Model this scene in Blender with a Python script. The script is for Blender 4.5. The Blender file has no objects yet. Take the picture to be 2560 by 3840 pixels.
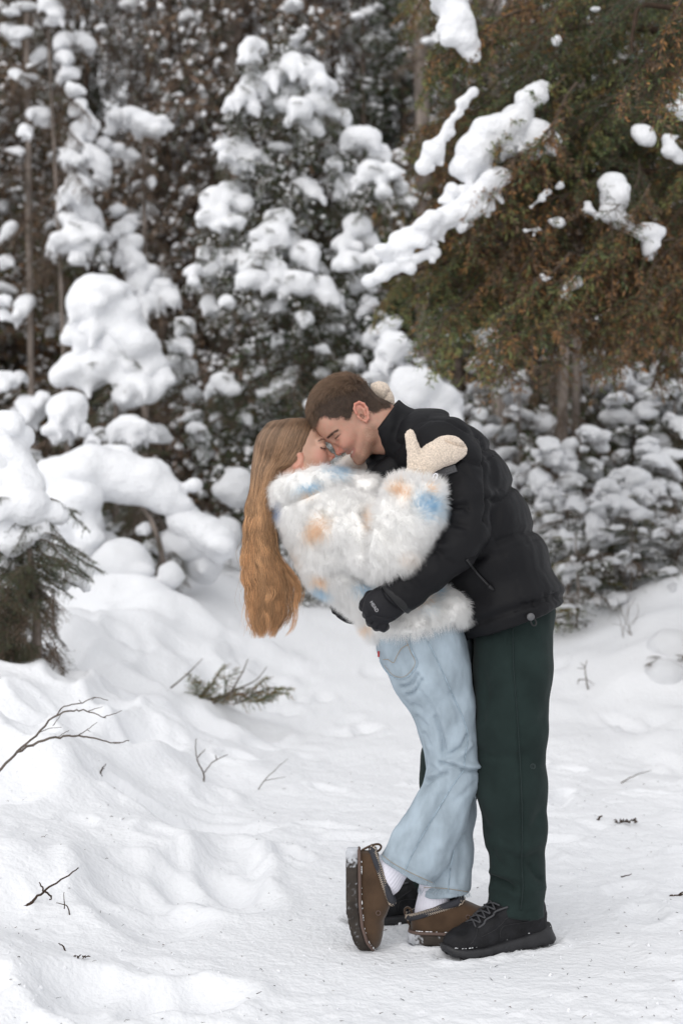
import bpy, math, random
import numpy as np
from mathutils import Vector, Matrix, Euler

random.seed(7)
RNG = np.random.default_rng(7)
SC = bpy.context.scene
COL = SC.collection

# ------------------------------------------------------------------ camera, sky, sun, exposure
CAM_H = 1.204
cam_d = bpy.data.cameras.new('camera')
cam = bpy.data.objects.new('camera', cam_d); COL.objects.link(cam)
cam.location = (0, 0, CAM_H); cam.rotation_euler = (math.radians(90), 0, 0)
cam_d.sensor_fit = 'VERTICAL'; cam_d.sensor_height = 36; cam_d.sensor_width = 24
cam_d.lens = 50; cam_d.clip_end = 400; cam_d.clip_start = 0.05
cam_d.dof.use_dof = True; cam_d.dof.focus_distance = 3.90; cam_d.dof.aperture_fstop = 2.8
SC.camera = cam

world = bpy.data.worlds.new('World'); SC.world = world; world.use_nodes = True
wn = world.node_tree.nodes; wl = world.node_tree.links; wn.clear()
SUN_EL, SUN_ROT = 34.0, 205.0
sky = wn.new('ShaderNodeTexSky'); sky.sky_type = 'NISHITA'; sky.sun_disc = False
sky.sun_elevation = math.radians(SUN_EL); sky.sun_rotation = math.radians(SUN_ROT)
sky.air_density = 1.0; sky.dust_density = 3.0; sky.ozone_density = 1.0
hsv = wn.new('ShaderNodeHueSaturation'); hsv.inputs['Saturation'].default_value = 0.22
bg = wn.new('ShaderNodeBackground'); bg.inputs['Strength'].default_value = 0.15
out = wn.new('ShaderNodeOutputWorld')
cloud = wn.new('ShaderNodeMix'); cloud.data_type = 'RGBA'; cloud.inputs[0].default_value = 0.85; cloud.inputs[7].default_value = (4.2, 4.25, 4.4, 1)   # an even deck of cloud over most of the sky
wl.new(sky.outputs[0], hsv.inputs['Color']); wl.new(hsv.outputs[0], cloud.inputs[6]); wl.new(cloud.outputs[2], bg.inputs['Color']); wl.new(bg.outputs[0], out.inputs[0])

sun_d = bpy.data.lights.new('sun', 'SUN'); sun_d.energy = 0.8; sun_d.angle = math.radians(90)
sun_d.color = (1.0, 0.965, 0.92)
sun = bpy.data.objects.new('sun', sun_d); COL.objects.link(sun)
_az = math.radians(SUN_ROT); _el = math.radians(SUN_EL)
_dir = Vector((math.sin(_az) * math.cos(_el), math.cos(_az) * math.cos(_el), math.sin(_el)))   # towards the sun
sun.rotation_euler = _dir.to_track_quat('Z', 'Y').to_euler()
SC.view_settings.view_transform = 'Standard'; SC.view_settings.look = 'None'
SC.view_settings.exposure = 0.60; SC.view_settings.gamma = 1.0; SC.view_settings.use_curve_mapping = False
SC.render.engine = 'CYCLES'
SC.cycles.max_bounces = 7; SC.cycles.diffuse_bounces = 6; SC.cycles.glossy_bounces = 2
SC.cycles.transmission_bounces = 2; SC.cycles.caustics_reflective = False; SC.cycles.caustics_refractive = False
SC.cycles_curves.shape = 'RIBBONS'; SC.cycles_curves.subdivisions = 2
try:
    SC.cycles.use_denoising = True
except Exception: pass

# ------------------------------------------------------------------ places: pixel of the photograph + distance -> point of the scene
FPX = 3840 * 50 / 36.0
CROPS = {'s': (0, 0, 1.0), 'd': (0, 0, 0.6125), 'c1': (850, 1350, 1.568), 'cA': (1350, 1450, 2.0), 'c3': (1100, 1350, 3.92),
         'c2': (1250, 2250, 1.568), 'c4': (1480, 1580, 4.9), 'c5': (1280, 3130, 3.564), 'c6': (1600, 3250, 3.136), 'cG': (1220, 2050, 2.613),
         'cH': (880, 1530, 2.7)}
def W(c, X, Y, depth):
    ox, oy, s = CROPS[c]
    return np.array([(ox + X / s - 1280) * depth / FPX, depth, CAM_H + (1920 - oy - Y / s) * depth / FPX])
def Rr(c, r, depth): return r / CROPS[c][2] * depth / FPX
def Wv(c, XY, depth): return np.array([W(c, p[0], p[1], depth if len(p) < 3 else p[2]) for p in XY])
def to_crop(c, V):
    ox, oy, s = CROPS[c]
    x = (V[:, 0] / V[:, 1] * FPX + 1280 - ox) * s
    y = (1920 - (V[:, 2] - CAM_H) / V[:, 1] * FPX - oy) * s
    return x, y

# ------------------------------------------------------------------ noise
def _hash(ix, iy, iz, seed):
    h = (ix * 374761393 + iy * 668265263 + iz * 2147483647 + seed * 144665) & 0xFFFFFFFF
    h = ((h ^ (h >> 13)) * 1274126177) & 0xFFFFFFFF
    h = (h ^ (h >> 16)) & 0xFFFFFFFF
    return h.astype(np.float64) / 2147483647.5 - 1.0
def vnoise(P, freq, seed=0):
    Q = np.asarray(P, float) * freq
    I = np.floor(Q).astype(np.int64); F = Q - I; F = F * F * (3 - 2 * F)
    r = 0
    for a in (0, 1):
        wx = F[:, 0] if a else 1 - F[:, 0]
        for b in (0, 1):
            wy = F[:, 1] if b else 1 - F[:, 1]
            for c in (0, 1):
                wz = F[:, 2] if c else 1 - F[:, 2]
                r = r + wx * wy * wz * _hash(I[:, 0] + a, I[:, 1] + b, I[:, 2] + c, seed)
    return r
def fbm(P, freq, seed=0, octaves=3):
    r = 0; a = 1.0
    for o in range(octaves):
        r = r + a * vnoise(P, freq * 2 ** o, seed + o * 17); a *= 0.5
    return r
def sstep(a, b, x):
    t = np.clip((x - a) / (b - a), 0, 1); return t * t * (3 - 2 * t)

# ------------------------------------------------------------------ distance fields on a grid -> one closed surface
def axis(lo, hi, h, fine=None):
    if fine is None: return np.linspace(lo, hi, max(4, int(round((hi - lo) / h)) + 1))
    a, b, hf = fine; a = max(a, lo + h); b = min(b, hi - h)
    L = np.linspace(lo, a, max(2, int(math.ceil((a - lo) / h)) + 1))
    M = np.linspace(a, b, max(2, int(math.ceil((b - a) / hf)) + 1))
    H = np.linspace(b, hi, max(2, int(math.ceil((hi - b) / h)) + 1))
    return np.concatenate([L[:-1], M, H[1:]])
class Field:
    def __init__(s, xs, ys, zs):
        s.ax = [np.asarray(a, float) for a in (xs, ys, zs)]
        s.f = np.full([len(a) for a in s.ax], 0.5, np.float32)
        s.h = max(float(np.max(np.diff(a))) for a in s.ax)
    def block(s, lo, hi):
        sl = []; op = []
        for k in range(3):
            a = s.ax[k]; i0 = max(0, np.searchsorted(a, lo[k]) - 1); i1 = min(len(a), np.searchsorted(a, hi[k]) + 1)
            sl.append(slice(i0, i1)); sh = [1, 1, 1]; sh[k] = -1; op.append(a[i0:i1].reshape(sh))
        return tuple(sl), op
    def put(s, d, sl, k, mode):
        f = s.f[sl]
        if f.size == 0: return
        if mode == 'sub': a, b = f, -d
        else: a, b = f, d
        if mode == 'sub':
            m = np.maximum(a, b)
            if k > 0: h = np.maximum(k - np.abs(a - b), 0) / k; m = m + h * h * k * 0.25
        elif mode == 'and':
            m = np.maximum(a, b)
        else:
            m = np.minimum(a, b)
            if k > 0: h = np.maximum(k - np.abs(a - b), 0) / k; m = m - h * h * k * 0.25
        s.f[sl] = m
    def ell(s, c, r, R=None, k=0.01, mode='add'):
        c = np.asarray(c, float); r = np.asarray(r, float) * np.ones(3)
        pad = max(r) + k + 2.5 * s.h
        sl, (X, Y, Z) = s.block(c - pad, c + pad)
        x, y, z = X - c[0], Y - c[1], Z - c[2]
        if R is not None:
            R = np.asarray(R)     # rows are the local axes
            x, y, z = (R[0, 0] * x + R[0, 1] * y + R[0, 2] * z, R[1, 0] * x + R[1, 1] * y + R[1, 2] * z, R[2, 0] * x + R[2, 1] * y + R[2, 2] * z)
        k0 = np.sqrt((x / r[0]) ** 2 + (y / r[1]) ** 2 + (z / r[2]) ** 2)
        k1 = np.sqrt((x / r[0] ** 2) ** 2 + (y / r[1] ** 2) ** 2 + (z / r[2] ** 2) ** 2) + 1e-9
        s.put((k0 * (k0 - 1) / k1).astype(np.float32), sl, k, mode)
    def cap(s, a, b, ra, rb, ys=1.0, k=0.01, mode='add'):
        a = np.asarray(a, float); b = np.asarray(b, float)
        m = max(ra, rb) * max(1, ys) + k + 2.5 * s.h
        sl, (X, Y, Z) = s.block(np.minimum(a, b) - m, np.maximum(a, b) + m)
        ab = (b - a) * np.array([1, 1 / ys, 1]); L = max(float(ab @ ab), 1e-12)
        x, y, z = X - a[0], (Y - a[1]) / ys, Z - a[2]
        t = np.clip((x * ab[0] + y * ab[1] + z * ab[2]) / L, 0, 1)
        d = np.sqrt((x - t * ab[0]) ** 2 + (y - t * ab[1]) ** 2 + (z - t * ab[2]) ** 2) - (ra + (rb - ra) * t)
        s.put((d * min(1, ys)).astype(np.float32), sl, k, mode)
    def chain(s, pts, rs, ys=1.0, k=0.01, mode='add'):
        yy = ys if hasattr(ys, '__len__') else [ys] * len(pts)
        for i in range(len(pts) - 1): s.cap(pts[i], pts[i + 1], rs[i], rs[i + 1], (yy[i] + yy[i + 1]) / 2, k, mode)
    def half(s, p, n, k=0.0):
        """keep the side of the plane that n points away from"""
        n = np.asarray(n, float) / np.linalg.norm(n)
        X, Y, Z = [s.ax[i].reshape([-1 if j == i else 1 for j in range(3)]) for i in range(3)]
        d = (X - p[0]) * n[0] + (Y - p[1]) * n[1] + (Z - p[2]) * n[2]
        s.put((-d).astype(np.float32) * np.ones_like(s.f), (slice(None),) * 3, k, 'sub')
    def mesh(s, smooth=0):
        f = s.f; ins = f < 0
        c = np.zeros([n - 1 for n in f.shape], np.uint8)
        for a in (0, 1):
            for b in (0, 1):
                for d in (0, 1):
                    c += ins[a:f.shape[0] - 1 + a, b:f.shape[1] - 1 + b, d:f.shape[2] - 1 + d]
        I, J, K = np.nonzero((c > 0) & (c < 8))
        idx = np.full(c.shape, -1, np.int32); idx[I, J, K] = np.arange(len(I))
        acc = np.zeros((len(I), 3)); cnt = np.zeros(len(I))
        corners = [(a, b, d) for a in (0, 1) for b in (0, 1) for d in (0, 1)]
        val = {q: f[I + q[0], J + q[1], K + q[2]].astype(float) for q in corners}
        for q in corners:
            for k in range(3):
                if q[k]: continue
                w = list(q); w[k] = 1; w = tuple(w)
                va, vb = val[q], val[w]; m = (va < 0) != (vb < 0)
                t = np.where(m, va / np.where(np.abs(va - vb) < 1e-12, 1, va - vb), 0)
                for j in range(3): acc[:, j] += np.where(m, (t if j == k else q[j]), 0)
                cnt += m
        u = acc / cnt[:, None]
        V = np.stack([s.ax[k][ii] + u[:, k] * (s.ax[k][ii + 1] - s.ax[k][ii]) for k, ii in enumerate((I, J, K))], 1)
        Q = []
        A, B = ins[:-1], ins[1:]
        i, j, k = np.nonzero((A != B)[:, 1:-1, 1:-1]); j += 1; k += 1; fl = A[i, j, k]
        Q.append((np.stack([idx[i, j - 1, k - 1], idx[i, j, k - 1], idx[i, j, k], idx[i, j - 1, k]], 1), fl))
        A, B = ins[:, :-1], ins[:, 1:]
        i, j, k = np.nonzero((A != B)[1:-1, :, 1:-1]); i += 1; k += 1; fl = A[i, j, k]
        Q.append((np.stack([idx[i - 1, j, k - 1], idx[i - 1, j, k], idx[i, j, k], idx[i, j, k - 1]], 1), fl))
        A, B = ins[:, :, :-1], ins[:, :, 1:]
        i, j, k = np.nonzero((A != B)[1:-1, 1:-1, :]); i += 1; j += 1; fl = A[i, j, k]
        Q.append((np.stack([idx[i - 1, j - 1, k], idx[i, j - 1, k], idx[i, j, k], idx[i - 1, j, k]], 1), fl))
        F = np.concatenate([np.where(fl[:, None], q, q[:, ::-1]) for q, fl in Q])
        if smooth: V = relax(V, F, smooth)
        return V, F
def largest(V, F):
    """keep the largest connected piece"""
    lab = np.arange(len(V))
    while True:
        m = lab[F].min(1); new = lab.copy()
        for c in range(F.shape[1]): np.minimum.at(new, F[:, c], m)
        new = new[new]
        if (new == lab).all(): break
        lab = new
    big_ = np.bincount(lab).argmax(); keep = lab == big_
    idx = np.cumsum(keep) - 1
    return V[keep], idx[F[keep[F].all(1)]]
def relax(V, F, n, lam=0.5):
    e = np.concatenate([F[:, [0, 1]], F[:, [1, 2]], F[:, [2, 3]], F[:, [3, 0]]])
    deg = np.bincount(e.ravel(), minlength=len(V)).astype(float)[:, None] + 1e-9
    for _ in range(n):
        S = np.zeros_like(V)
        for k in range(3):
            S[:, k] = np.bincount(e[:, 0], V[e[:, 1], k], len(V)) + np.bincount(e[:, 1], V[e[:, 0], k], len(V))
        V = V + lam * (S / deg - V)
    return V
def normals(V, F):
    n = np.cross(V[F[:, 2]] - V[F[:, 0]], V[F[:, 3]] - V[F[:, 1]]) if F.shape[1] == 4 else np.cross(V[F[:, 1]] - V[F[:, 0]], V[F[:, 2]] - V[F[:, 0]])
    N = np.zeros_like(V)
    for c in range(F.shape[1]):
        for k in range(3): N[:, k] += np.bincount(F[:, c], n[:, k], len(V))
    return N / (np.linalg.norm(N, axis=1)[:, None] + 1e-12)

# ------------------------------------------------------------------ meshes and objects
class MB:
    """collects quads (a triangle repeats its last corner) into one mesh"""
    def __init__(s): s.V = []; s.F = []; s.C = []; s.n = 0
    def add(s, V, F, col=None):
        V = np.asarray(V, float); F = np.asarray(F, np.int64)
        if F.shape[1] == 3: F = np.concatenate([F, F[:, 2:3]], 1)
        s.V.append(V); s.F.append(F + s.n); s.n += len(V)
        s.C.append(np.ones((len(V), 3)) * (np.asarray(col) if col is not None else 1.0))
        return s
    def get(s): return np.concatenate(s.V), np.concatenate(s.F), np.concatenate(s.C)
def make_mesh(name, V, F, col=None, smooth=True):
    V = np.asarray(V, np.float32); F = np.asarray(F, np.int64)
    me = bpy.data.meshes.new(name)
    if F.shape[1] == 4:
        tri = F[:, 2] == F[:, 3]
        cnt = np.where(tri, 3, 4)
        keep = np.ones(F.shape, bool); keep[tri, 3] = False
        loops = F[keep]
    else:
        cnt = np.full(len(F), 3); loops = F.ravel()
    st = np.concatenate([[0], np.cumsum(cnt)[:-1]])
    me.vertices.add(len(V)); me.vertices.foreach_set('co', V.ravel())
    me.loops.add(len(loops)); me.loops.foreach_set('vertex_index', loops.astype(np.int32))
    me.polygons.add(len(F)); me.polygons.foreach_set('loop_start', st.astype(np.int32))
    me.update(calc_edges=True)
    me.polygons.foreach_set('use_smooth', np.full(len(F), smooth, bool))
    if col is not None:
        a = me.color_attributes.new('col', 'FLOAT_COLOR', 'POINT')
        c4 = np.ones((len(V), 4), np.float32); c4[:, :3] = col
        a.data.foreach_set('color', c4.ravel())
    me.update()
    return me
def obj(name, data, mat=None, parent=None, loc=None):
    o = bpy.data.objects.new(name, data); COL.objects.link(o)
    if mat is not None and len(data.materials) == 0: data.materials.append(mat)
    if parent is not None: o.parent = parent
    if loc is not None: o.location = loc
    return o
def wpos(o):
    p = np.zeros(3)
    while o is not None: p = p + np.array(o.location); o = o.parent
    return p
def part(name, V, F, mat, parent, col=None, smooth=True):
    """a mesh given in scene coordinates, linked under its thing"""
    off = wpos(parent) if parent is not None else 0
    return obj(name, make_mesh(name, np.asarray(V) - off, F, col, smooth), mat, parent)
def tag(o, label=None, cat=None, group=None, kind=None):
    if label: o['label'] = label
    if cat: o['category'] = cat
    if group: o['group'] = group
    if kind: o['kind'] = kind
    return o
def empty(name, loc, label=None, cat=None, group=None):
    o = bpy.data.objects.new(name, None); COL.objects.link(o); o.location = loc; o.empty_display_size = 0.1
    return tag(o, label, cat, group)
def tube(P, r, seg=8, col=None, cap=True, prof=None):
    """a tube along a polyline; r one radius or one per point; prof(theta, i) scales the radius"""
    P = np.asarray(P, float); n = len(P); r = np.ones(n) * np.asarray(r, float)
    T = np.gradient(P, axis=0); T /= np.linalg.norm(T, axis=1)[:, None] + 1e-12
    a = np.array([0, 0, 1.0]) if abs(T[0][2]) < 0.9 else np.array([0, 1.0, 0])
    u = np.cross(T[0], a); u /= np.linalg.norm(u)
    th = np.linspace(0, 2 * math.pi, seg, endpoint=False); V = []
    for i in range(n):
        u = u - T[i] * (u @ T[i]); u /= np.linalg.norm(u) + 1e-12
        v = np.cross(T[i], u)
        rr = r[i] * (prof(th, i) if prof else 1.0) * np.ones(seg)
        V.append(P[i] + rr[:, None] * (np.cos(th)[:, None] * u + np.sin(th)[:, None] * v))
    V = np.concatenate(V)
    i = np.arange(n - 1)[:, None] * seg; j = np.arange(seg)[None]; j2 = (j + 1) % seg
    F = np.stack([(i + j), (i + j2), (i + seg + j2), (i + seg + j)], 2).reshape(-1, 4)
    if cap:
        V = np.concatenate([V, [P[0]], [P[-1]]]); c0 = n * seg; jj = np.arange(seg); j2 = (jj + 1) % seg
        F = np.concatenate([F, np.stack([j2, jj, np.full(seg, c0), np.full(seg, c0)], 1),
                            np.stack([(n - 1) * seg + jj, (n - 1) * seg + j2, np.full(seg, c0 + 1), np.full(seg, c0 + 1)], 1)])
    return V, F
def spline(P, n):
    """a smooth curve through the points, n samples"""
    P = np.asarray(P, float); m = len(P)
    if m == 2: return P[0] + (P[1] - P[0]) * np.linspace(0, 1, n)[:, None]
    t = np.linspace(0, m - 1 - 1e-9, n); i = t.astype(int); f = (t - i)[:, None]
    g = lambda k: P[np.clip(k, 0, m - 1)]
    p0, p1, p2, p3 = g(i - 1), g(i), g(i + 1), g(i + 2)
    return 0.5 * (2 * p1 + (p2 - p0) * f + (2 * p0 - 5 * p1 + 4 * p2 - p3) * f ** 2 + (3 * p1 - p0 - 3 * p2 + p3) * f ** 3)
def polydist(x, y, P):
    """distance in a picture plane to a polyline"""
    d = np.full(len(x), 1e9)
    for a, b in zip(P[:-1], P[1:]):
        ax, ay = a[0], a[1]; bx, by = b[0] - ax, b[1] - ay
        t = np.clip(((x - ax) * bx + (y - ay) * by) / (bx * bx + by * by + 1e-9), 0, 1)
        d = np.minimum(d, np.hypot(x - ax - t * bx, y - ay - t * by))
    return d
def inpoly(x, y, P):
    r = np.zeros(len(x), bool); n = len(P)
    for i in range(n):
        x1, y1 = P[i][:2]; x2, y2 = P[(i + 1) % n][:2]
        if y1 == y2: continue
        r ^= ((y1 > y) != (y2 > y)) & (x < (x2 - x1) * (y - y1) / (y2 - y1) + x1)
    return r
def folds(V, N, c, lines, side=-1):
    """cloth folds: ridges (+) and creases (-) along lines drawn on the side that faces y*side; (points, width, amplitude m)"""
    x, y = to_crop(c, V); w = sstep(-0.15, 0.45, N[:, 1] * side)
    D = np.zeros(len(V))
    for pts, wd, amp in lines:
        P = spline(np.array(pts, float), 24) if len(pts) > 2 else np.array(pts, float)
        d = polydist(x, y, P)
        D += amp * np.exp(-(d / wd) ** 2)
    return V + N * (D * w)[:, None]
def sample(V, F, n, rng=RNG):
    a, b, c, d = [V[F[:, i]] for i in range(4)]
    A = np.linalg.norm(np.cross(c - a, d - b), axis=1) * 0.5
    i = rng.choice(len(F), n, p=A / A.sum()); u = rng.random((n, 1)); v = rng.random((n, 1))
    return (a[i] * (1 - u) + b[i] * u) * (1 - v) + (d[i] * (1 - u) + c[i] * u) * v, i
def hair(name, P, rad, mat, parent, col=None):
    """strands: P (n, k, 3) in scene coordinates, rad (n, k) or (k,), col (n, k, 3)"""
    n, k, _ = P.shape
    cu = bpy.data.hair_curves.new(name); cu.add_curves([k] * n)
    off = wpos(parent)
    cu.attributes['position'].data.foreach_set('vector', (P - off).astype(np.float32).ravel())
    ra = cu.attributes.get('radius') or cu.attributes.new('radius', 'FLOAT', 'POINT')
    ra.data.foreach_set('value', (np.ones((n, k)) * rad).astype(np.float32).ravel())
    if col is not None:
        ca = cu.attributes.new('col', 'FLOAT_COLOR', 'POINT'); c4 = np.ones((n, k, 4), np.float32); c4[..., :3] = col
        ca.data.foreach_set('color', c4.ravel())
    cu.materials.append(mat)
    o = bpy.data.objects.new(name, cu); COL.objects.link(o); o.parent = parent
    return o

# ------------------------------------------------------------------ materials
def mat(name, col=(0.5, 0.5, 0.5), rough=0.6, attr=False, var=0.0, vscale=30, bump=0.0, bscale=200, sss=0.0, sheen=0.0, spec=0.5, stretch=(1, 1, 1), bdist=0.002, col2=None, trans=0.0, metal=0.0):
    m = bpy.data.materials.new(name); m.use_nodes = True
    nt = m.node_tree; b = nt.nodes['Principled BSDF']; L = nt.links
    b.inputs['Roughness'].default_value = rough; b.inputs['Specular IOR Level'].default_value = spec; b.inputs['Metallic'].default_value = metal
    tc = nt.nodes.new('ShaderNodeTexCoord'); mp = nt.nodes.new('ShaderNodeMapping'); mp.inputs['Scale'].default_value = stretch
    L.new(tc.outputs['Object'], mp.inputs['Vector'])
    if attr:
        at = nt.nodes.new('ShaderNodeAttribute'); at.attribute_name = 'col'; src = at.outputs['Color']
    else:
        rg = nt.nodes.new('ShaderNodeRGB'); rg.outputs[0].default_value = (*col, 1); src = rg.outputs[0]
    if var > 0 or col2:
        nz = nt.nodes.new('ShaderNodeTexNoise'); nz.inputs['Scale'].default_value = vscale; nz.inputs['Detail'].default_value = 4
        L.new(mp.outputs[0], nz.inputs['Vector'])
        mx = nt.nodes.new('ShaderNodeMix'); mx.data_type = 'RGBA'
        if col2:
            rp = nt.nodes.new('ShaderNodeMapRange'); rp.inputs[1].default_value = 0.35; rp.inputs[2].default_value = 0.65
            L.new(nz.outputs['Fac'], rp.inputs[0]); L.new(rp.outputs[0], mx.inputs[0])
            L.new(src, mx.inputs[6]); mx.inputs[7].default_value = (*col2, 1)
        else:
            mx.blend_type = 'MULTIPLY'; mx.inputs[0].default_value = 1.0
            rp = nt.nodes.new('ShaderNodeMapRange'); rp.inputs[1].default_value = 0.3; rp.inputs[2].default_value = 0.7
            rp.inputs[3].default_value = 1 - var; rp.inputs[4].default_value = 1 + var
            L.new(nz.outputs['Fac'], rp.inputs[0]); L.new(src, mx.inputs[6]); L.new(rp.outputs[0], mx.inputs[7])
        src = mx.outputs[2]
    L.new(src, b.inputs['Base Color'])
    if bump > 0:
        n2 = nt.nodes.new('ShaderNodeTexNoise'); n2.inputs['Scale'].default_value = bscale; n2.inputs['Detail'].default_value = 3
        L.new(mp.outputs[0], n2.inputs['Vector'])
        bp = nt.nodes.new('ShaderNodeBump'); bp.inputs['Strength'].default_value = bump; bp.inputs['Distance'].default_value = bdist
        L.new(n2.outputs['Fac'], bp.inputs['Height']); L.new(bp.outputs[0], b.inputs['Normal'])
    if sss > 0:
        b.inputs['Subsurface Weight'].default_value = sss; b.inputs['Subsurface Radius'].default_value = (1.0, 0.35, 0.2); b.inputs['Subsurface Scale'].default_value = 0.008
    if sheen > 0:
        b.inputs['Sheen Weight'].default_value = sheen; b.inputs['Sheen Roughness'].default_value = 0.5
    if trans > 0:
        tr = nt.nodes.new('ShaderNodeBsdfTranslucent'); mxs = nt.nodes.new('ShaderNodeMixShader'); mxs.inputs[0].default_value = trans
        L.new(src, tr.inputs['Color']); L.new(b.outputs[0], mxs.inputs[1]); L.new(tr.outputs[0], mxs.inputs[2])
        L.new(mxs.outputs[0], nt.nodes['Material Output'].inputs[0])
    return m
# ------------------------------------------------------------------ snow-covered ground
M_SNOW = mat('trodden_snow', (0.79, 0.80, 0.82), rough=0.75, bump=0.55, bscale=52, bdist=0.012, spec=0.25)
M_CLUMP = mat('fresh_snow', (0.79, 0.80, 0.82), rough=0.8, bump=0.6, bscale=42, bdist=0.02, spec=0.2)
M_NEEDLE = mat('conifer_needles', attr=True, rough=0.8, spec=0.15)
M_BARK = mat('grey_brown_bark', (0.19, 0.16, 0.14), rough=0.95, var=0.5, vscale=14, bump=0.8, bscale=30, stretch=(1, 1, 0.25), bdist=0.02, spec=0.1)
M_BARK2 = mat('dark_spruce_bark', (0.12, 0.095, 0.08), rough=0.95, var=0.5, vscale=14, spec=0.1)
M_TWIG = mat('brown_twig', (0.055, 0.038, 0.028), rough=0.9, var=0.3, vscale=40, spec=0.1)
M_TWIG2 = mat('grey_twig', (0.12, 0.10, 0.085), rough=0.9, var=0.3, vscale=40, spec=0.1)

rg = np.random.default_rng(11)
_dents = []
for i in range(170):
    Yd = 3.1 + 7.5 * rg.random() ** 1.4; xd = rg.normal(0.25, 0.75 + 0.05 * Yd)
    if Yd < 4.6 and -0.25 < xd < 0.75: continue
    _dents.append((xd, Yd, rg.uniform(0.05, 0.14), rg.uniform(0.04, 0.09), rg.uniform(0, 3.14), rg.uniform(0.006, 0.022) * (1.0 if Yd < 4.8 else 1.8)))
for i in range(46):          # softer hollows along the left bank
    Yd = 3.3 + 5.5 * rg.random(); _dents.append((rg.uniform(-1.9, -0.25), Yd, rg.uniform(0.10, 0.26), rg.uniform(0.07, 0.16), rg.uniform(0, 3.14), rg.uniform(0.02, 0.06)))
_mounds = [(-1.25, 5.35, 0.42, 0.34, 0.20), (-1.0, 4.35, 0.34, 0.26, 0.10), (-0.92, 3.55, 0.26, 0.24, 0.09), (-0.55, 4.9, 0.3, 0.22, 0.05), (-1.75, 6.4, 0.5, 0.5, 0.22), (-0.7, 6.6, 0.4, 0.3, 0.08),
           (-1.5, 8.2, 0.8, 0.6, 0.18), (-1.15, 7.3, 0.30, 0.26, 0.13), (-0.75, 7.9, 0.28, 0.24, 0.12), (-1.6, 7.6, 0.34, 0.28, 0.14), (-0.95, 8.8, 0.34, 0.26, 0.15), (-0.5, 8.9, 0.26, 0.22, 0.10), (-1.35, 9.2, 0.36, 0.28, 0.16), (-0.62, 7.2, 0.22, 0.18, 0.08), (-1.9, 8.9, 0.4, 0.3, 0.18), (-0.85, 5.9, 0.24, 0.2, 0.08), (-1.05, 6.5, 0.26, 0.2, 0.09), (-0.35, 6.3, 0.22, 0.2, 0.06), (2.1, 8.6, 0.8, 0.6, 0.16), (2.6, 10.5, 0.8, 0.7, 0.25), (-2.3, 10.4, 0.9, 0.8, 0.2), (-0.85, 10.4, 0.7, 0.6, 0.12), (1.6, 7.2, 0.6, 0.35, 0.05)]
def ground_z(x, y):
    x = np.asarray(x, float); y = np.asarray(y, float); sh = np.broadcast(x, y).shape
    X, Y = np.broadcast_to(x, sh).ravel(), np.broadcast_to(y, sh).ravel()
    P = np.stack([X, Y, 0 * X], 1)
    far = sstep(6.4, 12.0, Y)
    bank = sstep(-0.30, -1.5, X) * sstep(2.6, 6.4, Y)
    path = np.exp(-((X - 0.35 - 0.02 * (Y - 4)) / (0.75 + 0.04 * Y)) ** 4)
    z = 0.62 * far + 0.022 * np.maximum(Y - 12, 0) + 0.34 * bank * (1 - 0.5 * far) + 0.10 * sstep(1.3, 2.6, X) * sstep(6, 10, Y)
    z += 0.34 * sstep(0.9, 2.4, X - 0.05 * (Y - 9)) * sstep(7.6, 10.6, Y)
    z += (1 - path) * ((0.055 + 0.05 * (X < -0.2) * sstep(5.5, 7.5, Y)) * vnoise(P, 1.9, 201) + (0.030 + 0.03 * sstep(5, 7, Y)) * vnoise(P, 4.3, 202)) * sstep(2.8, 5.0, Y) + (1 - path) * 0.018 * vnoise(P, 4.3, 207) * (X < 0)
    z += 0.010 * vnoise(P, 3.1, 203) + 0.005 * vnoise(P, 9, 204) + (0.0048 * vnoise(P, 26, 205) + 0.0024 * vnoise(P, 62, 206)) * sstep(12, 5, Y)
    for mx, my, ra, rb, h in _mounds:
        m = (np.abs(X - mx) < 3 * ra) & (np.abs(Y - my) < 3 * rb)
        z[m] += h * np.exp(-(((X[m] - mx) / ra) ** 2 + ((Y[m] - my) / rb) ** 2))
    for dx, dy, ra, rb, ro, h in _dents:
        m = (np.abs(X - dx) < 0.6) & (np.abs(Y - dy) < 0.6)
        if not m.any(): continue
        u, v = X[m] - dx, Y[m] - dy; c, s = math.cos(ro), math.sin(ro); u, v = u * c + v * s, -u * s + v * c
        r2 = (u / ra) ** 2 + (v / rb) ** 2
        z[m] += -h * np.exp(-r2 ** 2 * 0.8) + 0.35 * h * np.exp(-((np.sqrt(r2) - 1.35) / 0.3) ** 2)
    # trodden flat and firm where the couple stands
    w = np.exp(-(((X - 0.3) / 0.62) ** 2 + ((Y - 4.0) / 0.45) ** 2) ** 2)
    z = z * (1 - w) + w * (0.0016 * vnoise(P, 40, 208) - 0.001)
    for (ax_, ay_, bx_, by_, hw_) in [(0.300, 3.853, 0.565, 3.982, 0.046), (0.225, 3.975, 0.44, 3.955, 0.040), (0.05, 4.19, 0.31, 4.175, 0.046)]:     # snow pushed up along the soles
        m = np.abs(X - 0.3) + np.abs(Y - 4.0) < 1.2
        if not m.any(): continue
        dx, dy = bx_ - ax_, by_ - ay_; t = np.clip(((X[m] - ax_) * dx + (Y[m] - ay_) * dy) / (dx * dx + dy * dy), 0, 1)
        d = np.hypot(X[m] - ax_ - t * dx, Y[m] - ay_ - t * dy) - hw_
        z[m] += np.exp(-((d - 0.016) / 0.016) ** 2) * (0.007 + 0.007 * vnoise(P[m], 32, 209)) - 0.004 * (d < 0)
    return z.reshape(sh)
def grow(a, step, g, end):
    out = [a]
    while out[-1] < end: step *= g; out.append(out[-1] + step)
    return np.array(out[1:])
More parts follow.
